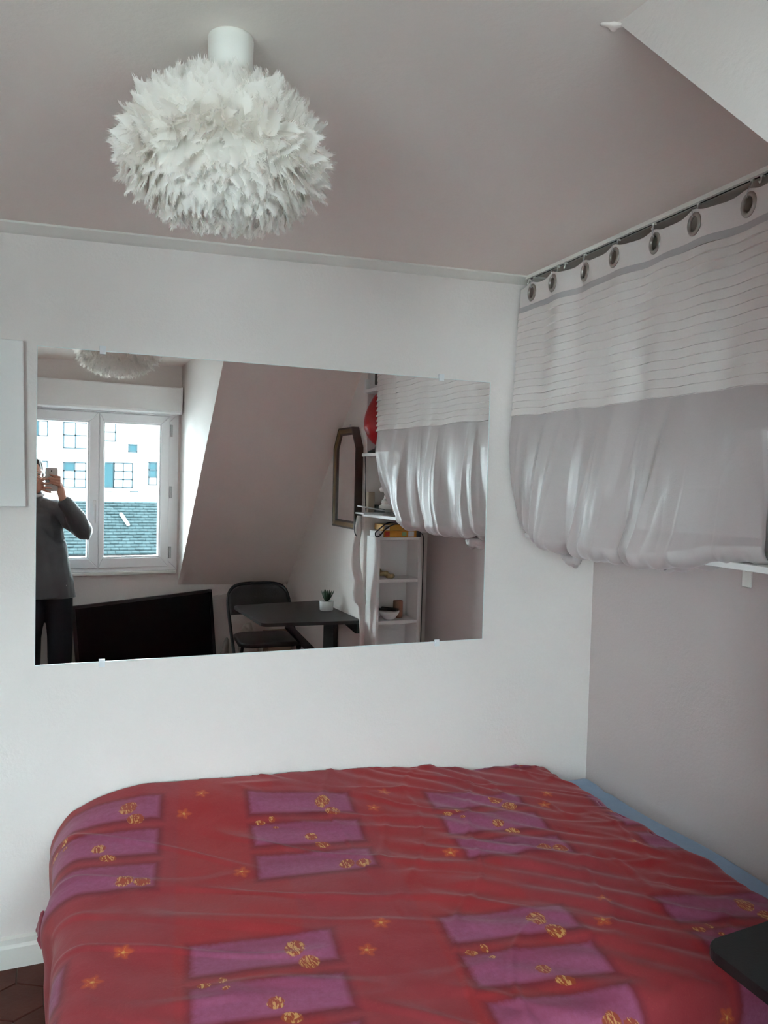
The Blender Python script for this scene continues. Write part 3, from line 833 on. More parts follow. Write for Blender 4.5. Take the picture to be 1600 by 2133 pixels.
box('storage_tin', (1.645, -1.525, 1.312), (1.70, -1.485, 1.36), mat('tin_grey', (.20, .22, .22), .4, metal=.4, nscale=10, namt=.3), bevel=.004, label='small grey tin beside the beige box on the lowest shelf', cat='tin')
for k, (x0, z0, rt, lab) in enumerate(((1.66, 1.3290, .155, 'white magazine tilting up over the shelf end, upper of the two'), (1.655, 1.3125, 0, 'white magazine poking out over the shelf end, lower of the two'))):
    M = Matrix.Translation((x0, -1.40, z0)) @ Matrix.Rotation(.12-.10*k, 4, 'Z') @ Matrix.Rotation(rt, 4, 'Y')
    bm = bmesh.new(); add_box(bm, (-.135, -.07, 0), (.05, .06, .007), .001, M)
    for q in (.002, .004): add_box(bm, (-.134, -.069, q), (.048, .061, q+.0006), 0, M)
    bm_obj('magazine', bm, PAPER, label=lab, cat='magazine')
# red lamp: swelling red glass body on a black foot
rl = empty('table_lamp', (1.635, -1.449, 1.640), label='red swelling vase-shaped lamp on a black foot on the middle shelf', cat='lamp')
lathe('lamp_body', [(.012, .045), (.035, .060), (.062, .095), (.078, .135), (.081, .170), (.074, .210), (.060, .250), (.042, .285), (.028, .312), (.012, .325), (0, .327)], (0, 0, 0), REDM, rl, 36)
lathe('lamp_foot', [(0, 0), (.055, 0), (.058, .006), (.045, .016), (.020, .026), (.014, .046), (0, .046)], (0, 0, 0), BLK, rl, 28)
wb = box('storage_carton', (1.60, -1.345, 1.640), (1.66, -1.27, 1.80), PAPER, bevel=.002, label='upright white carton beside the red lamp on the middle shelf', cat='box')
cb = empty('figurine', (1.63, -1.305, 1.80), label='small black and gold figurine standing on the white carton', cat='figurine')
lathe('body', [(0, 0), (.018, 0), (.020, .012), (.012, .030), (.016, .045), (.012, .062), (0, .068)], (0, 0, 0), BLK, cb, 16)
lathe('gold_band', [(.0145, .018), (.0185, .020), (.0185, .026), (.0145, .028)], (0, 0, 0), mat('gold', (.6, .4, .12), .3, metal=1), cb, 16)
# framed photo on the top shelf and white carton
pf = empty('photo_frame', (1.64, -1.40, 1.985), (0, 0, math.radians(37)), label='small white framed dark photo standing on the topmost shelf', cat='picture')
bm = bmesh.new()
for lo, hi in (((-.075, -.006, 0), (.075, .006, .022)), ((-.075, -.006, .178), (.075, .006, .20)), ((-.075, -.006, .022), (-.050, .006, .178)), ((.050, -.006, .022), (.075, .006, .178))): add_box(bm, lo, hi, .001)
bm_obj('frame', bm, WHITEM, pf)
box('photo', (-.050, -.002, .022), (.050, .002, .178), mat('dark_photo', (.05, .035, .028), .3, nscale=16, namt=.95), pf, 0)
box('storage_carton', (1.568, -1.505, 1.985), (1.64, -1.478, 2.04), PAPER, bevel=.002, label='small flat white carton at the end of the topmost shelf', cat='box')
tube('black_cord', [(1.572, -1.475, 1.622), (1.574, -1.47, 1.50), (1.578, -1.475, 1.41), (1.59, -1.50, 1.36), (1.60, -1.512, 1.318)], .003, CABLE, label='thin black cord hanging from the middle shelf to the lowest shelf', cat='cord')

# ------------------------------------------------------------------ narrow white bookcase
bk = empty('bookcase', (1.745, -1.45, 0), label='narrow white open bookcase standing in the niche below the shelves', cat='bookcase')
bx0, bx1, bt, H = -.130, .130, .016, 1.190
for (lo, hi, n) in (((bx0, -.08, 0), (bx0+bt, .08, H), 'side_panel'), ((bx1-bt, -.08, 0), (bx1, .08, H), 'side_panel'), ((bx0+bt, -.078, H-bt), (bx1-bt, .08, H), 'top_board'),
                    ((bx0+bt, -.08, .02), (bx1-bt, -.074, H-bt), 'back_panel')):
    box(n, lo, hi, WHITEM, bk, .001)
for z in (.962, .735, .50, .27, .06): box('shelf_board', (bx0+bt, -.074, z-.018), (bx1-bt, .078, z), WHITEM, bk, .001)
# orange boxes on top
def carton(name, lo, hi, m, label, stickers=(), cat='box'):
    b = empty(name, (lo[0], lo[1], lo[2]), label=label, cat=cat)
    d = [hi[i]-lo[i] for i in range(3)]
    box('carton_body', (0, 0, 0), d, m, b, .0015)
    for (x0, z0, x1_, z1_, mm) in stickers:
        box('printed_label', (x0*d[0], d[1]-.0004, z0*d[2]), (x1_*d[0], d[1]+.0008, z1_*d[2]), mm, b, 0)
    return b
RS = mat('red_spot', (.45, .03, .015), .5); GS = mat('green_spot', (.25, .42, .2), .5)
carton('game_box', (1.655, -1.50, 1.190), (1.845, -1.375, 1.225), ORANGE, 'orange cardboard box on top of the bookcase, lower of the two', ((.02, .1, .16, .9, RS), (.55, .2, .68, .8, GS), (.74, .1, .92, .9, PAPER)))
carton('game_box', (1.650, -1.51, 1.225), (1.850, -1.38, 1.258), mat('ochre_card', (.50, .26, .03), .5, nscale=9, namt=.2), 'ochre yellow cardboard box on top of the orange one', ((.03, .1, .18, .9, PAPER), (.06, .3, .09, .8, BLKM), (.11, .3, .14, .8, BLKM)))
carton('small_carton', (1.618, -1.50, 1.190), (1.652, -1.38, 1.222), PAPER, 'small white carton beside the orange box on the bookcase', ((.3, .25, .6, .6, BLKM),))
box('power_adapter', (1.848, -1.42, 1.190), (1.872, -1.375, 1.222), BLKM, bevel=.003, label='black power adapter at the right end of the bookcase top', cat='adapter')
tube('loose_cable', [(1.60, -1.37, 1.215), (1.63, -1.36, 1.245), (1.67, -1.365, 1.268), (1.75, -1.38, 1.272), (1.80, -1.37, 1.262), (1.71, -1.362, 1.262), (1.655, -1.36, 1.235), (1.62, -1.355, 1.200), (1.60, -1.36, 1.196), (1.60, -1.37, 1.215)], .0035, CABLE, label='black cable looped over the boxes on the bookcase', cat='cable')
tube('power_cable', [(1.872, -1.40, 1.205), (1.890, -1.39, 1.20), (1.894, -1.385, 1.12), (1.893, -1.385, .8), (1.893, -1.385, .45)], .0028, CABLE, label='straight black cable running down the right edge of the bookcase', cat='cable')
# contents
bm = bmesh.new(); rr = random.Random(3)
for k in range(9):
    add_ell(bm, (1.648+.012*k*.8, -1.41+rr.uniform(-.02, .01), .962+.012+max(0, (.040-.006*k))*rr.uniform(.4, 1)), (.016, .014, .012), Euler((rr.random()*3, rr.random()*3, 0)).to_matrix(), 12)
blob('dried_decoration', bm, mat('straw', (.35, .26, .13), .8, nscale=40, namt=.6, bump=.5, bscale=60), voxel=.003, it=1, label='crumpled straw-yellow bundle on the upper board of the bookcase', cat='ornament')
lathe('bowl', [(0, 0), (.028, 0), (.034, .006), (.052, .030), (.058, .046), (.055, .047), (.048, .032), (.030, .010), (0, .008)], (1.720, -1.435, .735), CERAM, seg=32, label='white bowl on the second board of the bookcase', cat='bowl')
bm = bmesh.new()
for k in range(6):
    a = rr.uniform(-.25, .2); M = Matrix.Translation((1.712+rr.uniform(-.012, .012), -1.435+rr.uniform(-.015, .012), .782+.003*k)) @ Matrix.Rotation(.13+rr.uniform(-.06, .06), 4, 'Y') @ Matrix.Rotation(a, 4, 'Z')
    add_box(bm, (-.050, -.006, -.002), (.050, .006, .002), .001, M)
bm_obj('seed_pods', bm, mat('dark_pod', (.045, .035, .028), .6, nscale=30, namt=.4), label='dark dried pods lying in the white bowl', cat='pods')
lathe('wooden_pot', [(0, 0), (.026, 0), (.027, .004), (.027, .092), (.024, .094), (.023, .086), (0, .086)], (1.790, -1.475, .735), mat('pot_wood', (.33, .17, .11), .6, nscale=20, namt=.2), seg=28, label='brown wooden cylinder behind the bowl on the bookcase', cat='pot')
# white cloth bag hanging at the corner of the wall
bm = bmesh.new()
P = [(1.545, 1.30, .012), (1.540, 1.22, .020), (1.530, 1.12, .022), (1.535, 1.02, .026), (1.550, .95, .024), (1.552, .88, .036), (1.562, .83, .034), (1.572, .80, .018), (1.575, .70, .011), (1.577, .55, .010), (1.580, .35, .008)]
sp_ = smooth_path([(p[0], -1.475, p[1]) for p in P], 4); n_ = len(sp_)
rs_ = np.interp(np.linspace(0, len(P)-1, n_), range(len(P)), [p[2] for p in P])
rings = []
for i in range(n_):
    rings.append([bm.verts.new(sp_[i] + Vector((math.cos(k*PI/8)*rs_[i], math.sin(k*PI/8)*rs_[i]*.8+.003*math.sin(k*5+i*.5), 0))*(1+.10*math.sin(k*3+i*.21))) for k in range(16)])
for A, B in zip(rings, rings[1:]):
    for k in range(16): bm.faces.new((A[k], A[(k+1) % 16], B[(k+1) % 16], B[k]))
bm.faces.new(rings[0]); bm.faces.new(rings[-1][::-1])
bm_obj('hanging_cloth', bm, CLOTHW, smooth=True, label='long white cloth hanging from the shelf end at the wall corner', cat='cloth')
tube('ring_cord', [(1.522, -1.46, 1.28), (1.513, -1.46, 1.25), (1.516, -1.46, 1.21), (1.525, -1.455, 1.19)], .003, CABLE, label='short loop of black cord beside the top of the hanging cloth', cat='cord')

# ------------------------------------------------------------------ framed mirror on the right wall
fm = empty('framed_mirror', (XW-.006, -1.80, 1.21), (0, 0, 0), label='tall eight-sided mirror in a gilded dark wood frame on the right wall', cat='mirror')
W2 = .176
yc = -1.762
outl = [(-.192, 0), (.192, 0), (.192, .460), (.115, .575), (-.115, .575), (-.192, .460)]
def inset(pl, d):
    n = len(pl); out = []
    for i in range(n):
        p0, p1, p2 = Vector(pl[i-1]), Vector(pl[i]), Vector(pl[(i+1) % n])
        a = (p1-p0).normalized(); b = (p2-p1).normalized(); na = Vector((-a.y, a.x)); nb = Vector((-b.y, b.x))
        k = (na+nb).normalized(); out.append(p1 + k*(d/k.dot(na)))
    return out
fm.location = (XW-.004, yc, 1.217)
def ringstrip(name, prof, m, parent):
    """prof: (inset, height off the wall)"""
    bm = bmesh.new(); loops = []
    for d, h in prof: loops.append([bm.verts.new((-h, -q[0], q[1])) for q in inset(outl, d)])
    for A, B in zip(loops, loops[1:]):
        for k in range(6): bm.faces.new((A[k], A[(k+1) % 6], B[(k+1) % 6], B[k]))
    return bm_obj(name, bm, m, parent)
ringstrip('outer_moulding', [(0, 0), (0, .040), (.004, .044), (.008, .044), (.010, .040), (.010, .0)], DARKW, fm)
ringstrip('gilded_moulding', [(.009, .0), (.009, .041), (.016, .039), (.025, .034), (.032, .033), (.033, .0)], GOLDW, fm)
ringstrip('inner_moulding', [(.032, 0), (.032, .034), (.037, .032), (.043, .027), (.043, 0)], DARKW, fm)
ip = inset(outl, .040)
mesh_obj('mirror_glass', [(-.026, -q[0], q[1]) for q in ip]+[(-.021, -q[0], q[1]) for q in ip], [tuple(range(6)), tuple(range(11, 5, -1))]+[(k, (k+1) % 6, 6+(k+1) % 6, 6+k) for k in range(6)], MIRROR, fm)
tube('hanging_hook', [(-.004, 0, .570), (-.012, 0, .588), (-.012, 0, .592), (-.004, 0, .592)], .003, RAILM, fm)

# ------------------------------------------------------------------ wall table, chair, plant
tb = empty('wall_table', (1.59, -1.9, 0), label='black drop-leaf table fixed to the right wall at the foot of the bed', cat='table')
TL = [(1.600, -1.53), (1.045, -1.572), (1.02, -2.20), (1.585, -2.28)]
def rounded(poly, idx, r, n=6):
    out = []
    for i, p in enumerate(poly):
        p = Vector(p)
        if i not in idx: out.append(p); continue
        a = (Vector(poly[i-1])-p).normalized(); b = (Vector(poly[(i+1) % len(poly)])-p).normalized()
        half = a.angle(b)/2; d = r/math.tan(half); cdir = (a+b).normalized(); cc = p + cdir*(r/math.sin(half))
        s0 = p+a*d-cc; s1 = p+b*d-cc
        for k in range(n+1):
            t = k/n; v = s0.lerp(s1, t).normalized()*r; out.append(cc+v)
    return out
pl = rounded(TL, (1, 2), .035)
bm = bmesh.new(); add_prism(bm, [(p.x, p.y, .696) for p in pl], (0, 0, .019))
bmesh.ops.bevel(bm, geom=[e for e in bm.edges if abs(e.verts[0].co.z-e.verts[1].co.z) < .001], offset=.002, segments=2, affect='EDGES', profile=.5)
def rl_(o, p):
    for v in o.data.vertices: v.co -= p.location
    return o
rl_(bm_obj('tabletop', bm, TABLEM, tb), tb)
rl_(prism('wall_cleat', [(1.598, -1.535, .695), (1.598, -1.535, .642), (1.598, -1.56, .638), (1.598, -2.02, .690), (1.598, -2.02, .695)], (-.028, 0, 0), BLKM, tb, .002), tb)
rl_(box('wall_batten', (1.560, -2.09, .12), (1.590, -1.90, .694), BLKM, tb, .003), tb)
# folding brace: slanted board
a, b = Vector((1.20, -1.63, .694)), Vector((1.565, -1.95, .34)); d = (b-a).normalized(); side = Vector((d.x, d.y, 0)).normalized().cross(Vector((0, 0, 1)))
nn = d.cross(side)
bm = bmesh.new(); add_prism(bm, [a-side*.011+nn*.024, a+side*.011+nn*.024, a+side*.011-nn*.024, a-side*.011-nn*.024], (b-a))
for v in bm.verts: v.co.z = min(v.co.z, .6955)
rl_(bm_obj('brace', bm, BLKM, tb), tb)
rl_(box('hinge', (1.50, -1.97, .688), (1.56, -1.93, .6955), RAILM, tb, .001), tb)

pp = empty('potted_succulent', (1.515, -1.905, .715), label='small dark green succulent in a white pot on the black table', cat='plant')
lathe('pot', [(0, 0), (.036, 0), (.040, .003), (.043, .056), (.040, .057), (.037, .050), (0, .050)], (0, 0, 0), CERAM, pp, 32)
lathe('soil', [(0, .0505), (.0375, .0505)], (0, 0, 0), HOLE, pp, 24)
def leaf_mesh(L, wd, th=.004):
    bm = bmesh.new(); n = 6; rings = []
    for i in range(n+1):
        t = i/n; hw = wd*(.55+.9*t)*(1-t)**.55 if t < 1 else 0; r = L*(.90*t); z = L*(.35*t+.62*t*t) + .002
        if t == 1: rings.append([bm.verts.new((r, 0, z))])
        else: rings.append([bm.verts.new((r, -hw, z+.003)), bm.verts.new((r+th*.3, 0, z-th)), bm.verts.new((r, hw, z+.003)), bm.verts.new((r-th*.2, 0, z+th*.2))])
    for A, B in zip(rings, rings[1:]):
        for k in range(4):
            f = [A[k], A[(k+1) % 4]] + ([B[(k+1) % 4], B[k]] if len(B) > 1 else [B[0]]); bm.faces.new(f)
    bmesh.ops.recalc_face_normals(bm, faces=bm.faces[:])
    me = bpy.data.meshes.new('leaf'); bm.to_mesh(me); bm.free(); me.shade_smooth(); me.materials.append(GREEN); return me
lm = leaf_mesh(.060, .009)
for k in range(19):
    o = bpy.data.objects.new('leaf', lm); link(o, pp); q = k/18
    o.location = (0, 0, .050); o.rotation_euler = (0, -1.05*(1-q)*0 - .15 - .95*q*0.8, k*2.399); o.scale = (1.05-.25*q,)*3

ch = empty('folding_chair', (1.30, -2.50, 0), (0, 0, math.radians(2)), label='black folding chair with padded seat and back, pushed under the wall table', cat='chair')
hw = .212
def fl(o): return o
# front U frame: front feet up and back to the backrest, curved over the top
ft = []
for s in (-1, 1): pass
pts = [(-hw, .26, .012), (-hw, .10, .30), (-hw, -.10, .50), (-hw*.99, -.235, .66), (-hw*.85, -.268, .735), (-hw*.55, -.276, .765), (0, -.278, .770), (hw*.55, -.276, .765), (hw*.85, -.268, .735), (hw*.99, -.235, .66), (hw, -.10, .50), (hw, .10, .30), (hw, .26, .012)]
tube('front_frame', pts, .011, BLK, ch, 10, sm=6)
for s in (-1, 1):
    tube('rear_leg', [(s*(hw-.026), .19, .43), (s*(hw-.026), .06, .28), (s*(hw-.026), -.22, .012)], .010, BLK, ch, 10)
    lathe('foot_cap', [(0, 0), (.014, 0), (.014, .03), (0, .032)], (s*hw, .262, 0), BLKM, ch, 12)
    lathe('foot_cap', [(0, 0), (.013, 0), (.013, .03), (0, .032)], (s*(hw-.026), -.226, 0), BLKM, ch, 12)
tube('stretcher', [(-hw+.026, -.13, .11), (hw-.026, -.13, .11)], .008, BLK, ch, 8, sm=0)
tube('stretcher', [(-hw, .20, .12), (hw, .20, .12)], .008, BLK, ch, 8, sm=0)
# padded seat
bm = bmesh.new(); sp2 = rounded([(-.185, -.17), (.185, -.17), (.205, .22), (-.205, .22)], (0, 1, 2, 3), .07)
add_prism(bm, [(p.x, p.y, .428) for p in sp2], (0, 0, .03)); bmesh.ops.bevel(bm, geom=[e for e in bm.edges if abs(e.verts[0].co.z-e.verts[1].co.z) < .001], offset=.012, segments=4, affect='EDGES', profile=.5)
bm_obj('seat', bm, mat('black_vinyl', (.022, .020, .021), .42, nscale=15, namt=.2, bump=.1, bscale=90), ch, smooth=True)
# padded back panel between the tubes
nU, nV = 24, 12; Vg = np.zeros((nU, nV, 3)); Vb = np.zeros((nU, nV, 3))
for i in range(nU):
    for j in range(nV):
        u = i/(nU-1)*2-1; v = j/(nV-1); z = .575+.188*v
        wmax = hw*.97*(1-.50*max(0, (v-.55)/.45)**2.6) if v > .55 else hw*.97
        x = u*wmax; yy = float(np.interp(z, [.5, .66, .735, .77], [-.10, -.235, -.268, -.278])) - .0 - .035*(1-u*u)*.6
        pad = .008*(1-u**6)*(1-(2*v-1)**6)
        Vg[i, j] = (x, yy+.006+pad, z); Vb[i, j] = (x, yy-.008-pad*.5, z)
A = Vg.reshape(-1, 3); B = Vb.reshape(-1, 3); n0 = len(A); F = []
for i in range(nU-1):
    for j in range(nV-1):
        a = i*nV+j; F += [(a, a+nV, a+nV+1, a+1), (n0+a, n0+a+1, n0+a+nV+1, n0+a+nV)]
for i in range(nU-1): a = i*nV; F += [(a, n0+a, n0+a+nV, a+nV), (a+nV-1, a+2*nV-1, n0+a+2*nV-1, n0+a+nV-1)]
for j in range(nV-1): F += [(j, j+1, n0+j+1, n0+j), ((nU-1)*nV+j, n0+(nU-1)*nV+j, n0+(nU-1)*nV+j+1, (nU-1)*nV+j+1)]
mesh_obj('backrest', np.vstack([A, B]).tolist(), F, MATS['black_vinyl'], ch, True)

# ------------------------------------------------------------------ television on a low bench
tvc = Vector((.597, -2.925, .402)); ang = math.atan2(-.105, .9); roll = math.radians(4.4)
tv = empty('television', tvc, label='large black flat television leaning on the low bench under the window', cat='television')
tv.rotation_euler = Matrix.Rotation(ang, 3, 'Z').to_4x4().to_3x3().to_euler()
TVM = (Matrix.Rotation(ang, 3, 'Z') @ Matrix.Rotation(-roll, 3, 'Y') @ Matrix.Rotation(math.radians(2), 3, 'X'))
tv.rotation_euler = TVM.to_euler()
box('casing', (-.458, -.022, -.27), (.458, .014, .27), BLKM, tv, .006)
box('screen', (-.438, .0142, -.245), (.438, .0165, .252), SCREEN, tv, 0)
bm = bmesh.new()
for lo, hi in (((-.459, .012, -.271), (.459, .020, -.246)), ((-.459, .012, .253), (.459, .020, .271)), ((-.459, .012, -.246), (-.439, .020, .253)), ((.439, .012, -.246), (.459, .020, .253))): add_box(bm, lo, hi, .002)
bm_obj('bezel', bm, BLK, tv)
box('back_housing', (-.22, -.055, -.2), (.22, -.022, .14), BLKM, tv, .01)
lb = empty('low_bench', (.597, -2.925, 0), (0, 0, ang), label='low black bench carrying the television', cat='bench')
box('bench_top', (-.44, -.06, .072), (.44, .10, .090), BLKM, lb, .003)
for x in (-.41, .41): box('leg', (x-.02, -.055, 0), (x+.02, .09, .072), BLKM, lb, .003)

# laundry and boxes under the slope behind the chair
cloth_lump('laundry_heap', (1.285, -2.885, .0), (.095, .085, .225), mat('cream_laundry', (.58, .53, .48), .9, nscale=6, namt=.1, bump=.5, bscale=22), 'bulky cream laundry bundle on the floor behind the chair', 'laundry', 26, 8, .012)
cloth_lump('laundry_heap', (1.125, -2.93, 0), (.036, .055, .18), CLOTHG, 'grey laundry heap on the floor between the television and the knee wall', 'laundry', 20, 9, .012)
cb2 = empty('cardboard_box', (1.49, -2.92, 0), (0, 0, .0), label='tan cardboard box standing open in the corner behind the chair', cat='box')
for lo, hi, nme in (((-.08, -.08, 0), (.08, .08, .006), 'base'), ((-.08, -.08, .006), (-.076, .08, .40), 'side'), ((.076, -.08, .006), (.08, .08, .40), 'side'), ((-.076, -.08, .006), (.076, -.076, .40), 'side'), ((-.076, .076, .006), (.076, .08, .40), 'side')):
    box(nme, lo, hi, TAN, cb2, 0)
for s in (-1, 1): box('flap', (-.078, min(s*.08, s*.082), .33), (.078, max(s*.08, s*.083), .40), TAN, cb2, 0)
tube('white_cord', [(1.405, -2.80, .40), (1.385, -2.785, .39), (1.36, -2.775, .34), (1.35, -2.775, .28), (1.355, -2.77, .1), (1.37, -2.765, .004)], .003, CABLEW, label='thin white cord looping down behind the chair seat', cat='cord')

# ------------------------------------------------------------------ feather ceiling lamp
LC = Vector((.268, -1.20, 2.048)); RX, RZ = .150, .088
fl_ = empty('ceiling_lamp', (LC.x, LC.y, ceil_z(LC.x)), label='round white feather lamp hanging close under the ceiling', cat='lamp')
cupx = Vector((0, 0, 0))
lathe('ceiling_cup', [(0, .002), (.036, .002), (.0375, -.004), (.036, -.062), (.032, -.070), (.014, -.074), (0, -.074)], (0, -.045, 0), LAMPW, fl_, 40)
tube('cord', [(0, -.045, -.07), (0, -.02, -.09), (0, 0, -.12)], .005, LAMPW, fl_, 8)
dz = LC.z - fl_.location.z
lathe('shade_core', [(.03, RZ*.92)] + [(RX*.96*math.cos(a), RZ*.96*math.sin(a)) for a in np.linspace(1.25, -1.2, 14)] + [(.05, -RZ*.86)], (0, 0, dz), mat('core_paper', (.88, .86, .82), .9), fl_, 36)
def feather_mesh(L, wd, seed):
    rr = random.Random(seed); bm = bmesh.new(); n = 7; cols = 5; rows = []
    tw = rr.uniform(-.4, .4)
    for i in range(n+1):
        t = i/n; hw_ = wd*min(1, .35+t*2)*math.sqrt(max(.03, 1-max(0, (t-.40)/.62)**2.2))
        row = []
        for k in range(cols):
            u = k/(cols-1)*2-1; edge = rr.uniform(.90, 1.06) if abs(u) > .9 else 1
            x = L*t - (abs(u)**2)*L*.12*t + (rr.uniform(-.025, .025)*L if i == n else 0)
            y = u*hw_*edge + .08*tw*L*t*t; z = .22*L*t*t*rr.uniform(.9, 1.1) - .006*abs(u)**2 + .25*tw*u*hw_*t
            row.append(bm.verts.new((x, y, z)))
        rows.append(row)
    for A, B in zip(rows, rows[1:]):
        for k in range(cols-1): bm.faces.new((A[k], A[k+1], B[k+1], B[k]))
    # frayed barbs along the margin
    edge = [r_[0] for r_ in rows[2:]] + rows[-1][1:-1] + [r_[-1] for r_ in rows[:1:-1]]
    pts_ = [v.co.copy() for v in edge]
    for a_, b_ in zip(pts_, pts_[1:]):
        for q in range(3):
            p_ = a_.lerp(b_, (q+rr.random())/3); o_ = (p_ - Vector((p_.x-.018, 0, p_.z-.002))).normalized()
            w_ = (b_-a_).normalized()*.0013; e_ = p_ + o_*rr.uniform(.004, .0085) + Vector((0, 0, rr.uniform(-.002, .002))) + w_*rr.uniform(-1.5, 1.5)
            bm.faces.new([bm.verts.new(x_) for x_ in (p_-w_-o_*.002, p_+w_-o_*.002, e_)])
    me = bpy.data.meshes.new('feather'); bm.to_mesh(me); bm.free(); me.shade_smooth(); me.materials.append(FEATH); return me
fms = [feather_mesh(.044+.006*(k % 3), .019+.003*(k % 2), k) for k in range(8)]
cells = []
rr = random.Random(12)
rowsN = 26
for i in range(rowsN):
    th = 1.38 - (2.86)*i/(rowsN-1); cnt = max(8, int(78*math.cos(th)**.9)) if math.cos(th) > .1 else 9
    for k in range(cnt):
        cells.append((th+rr.uniform(-.05, .05), 2*PI*(k+.5*(i % 2)+rr.uniform(-.25, .25))/cnt))
def place(th, ph):
    n = Vector((math.cos(th)*math.cos(ph)/RX, math.cos(th)*math.sin(ph)/RX, math.sin(th)/RZ)).normalized()
    p = Vector((RX*math.cos(th)*math.cos(ph), RX*math.cos(th)*math.sin(ph), RZ*math.sin(th)))*.97
    # feathers on the upper half sweep up and out, on the lower half down and out
    tang = Vector((-math.sin(th)*math.cos(ph), -math.sin(th)*math.sin(ph), math.cos(th))).normalized()
    up_w = .8 if th > .1 else (-.75 if th < -.3 else -.25)
    lift = 0.44 + rr.uniform(-.15, .25)
    d = (n*lift + tang*(up_w + rr.uniform(-.35, .35)) + Vector((-math.sin(ph), math.cos(ph), 0))*rr.uniform(-.45, .45)).normalized()
    zax = (n - d*n.dot(d)).normalized()
    if rr.random() < .5 and abs(th) < .3: zax = -zax
    yax = zax.cross(d); sc = rr.uniform(.72, 1.02)*(.88 if abs(th) > 1.0 else 1)
    return Matrix.Translation(Vector((0, 0, dz))+p) @ Matrix((d*sc, yax*sc, zax*sc)).transposed().to_4x4()
toc = (CAMPOS-LC).normalized()
def vis(c_):
    th, ph = c_; return Vector((math.cos(th)*math.cos(ph), math.cos(th)*math.sin(ph), math.sin(th))).dot(toc)
cells.sort(key=vis, reverse=True)
verts = []; faces = []
for i, (th, ph) in enumerate(cells):
    M = place(th, ph); me = fms[rr.randrange(8)]
    if i < 298:
        o = bpy.data.objects.new('feather', me); link(o, fl_); o.matrix_local = M
    else:
        b0 = len(verts); verts += [M @ v.co for v in me.vertices]; faces += [tuple(b0+q for q in p.vertices) for p in me.polygons]
mesh_obj('feathers', verts, faces, FEATH, fl_, True, kind='stuff')

# ------------------------------------------------------------------ the photographer (seen in the mirror)
FR = CAMROT           # phone shares the camera's orientation
ph = empty('smartphone', CAMPOS, label='silver smartphone held upright by the person', cat='phone')
ph.rotation_euler = FR.to_euler()
# camera lens of the phone sits at the camera position; body just behind
LXo, LYo = -.0015, .052    # lens relative to body centre (x right, y up), body centre at -LYo
bz0, bz1 = .0045, .0125
bm = bmesh.new(); pl2 = rounded([(-.036, -.071), (.036, -.071), (.036, .071), (-.036, .071)], (0, 1, 2, 3), .009)
add_prism(bm, [(p.x-LXo, p.y-LYo, bz0) for p in pl2], (0, 0, bz1-bz0)); bmesh.ops.bevel(bm, geom=[e for e in bm.edges if abs(e.verts[0].co.z-e.verts[1].co.z) < .0001], offset=.0015, segments=2, affect='EDGES', profile=.5)
bm_obj('phone_body', bm, PHONEM, ph)
box('phone_screen', (-.032-LXo, -.060-LYo, bz1-.0001), (.032-LXo, .060-LYo, bz1+.0004), SCREEN, ph, 0)
bm = bmesh.new(); add_prism(bm, [(p.x, p.y, .0032) for p in rounded([(-.0075, -.0075), (.0075, -.0075), (.0075, .0075), (-.0075, .0075)], (0, 1, 2, 3), .003)], (0, 0, .0014))
bm_obj('lens_ring', bm, RAILM, ph)
lathe('lens', [(0, 0), (.0045, 0)], (0, 0, .0030), HOLE, ph, 20)
box('flash', (-.013, -.006, .0036), (-.0095, .006, .0046), PAPER, ph, .0004)

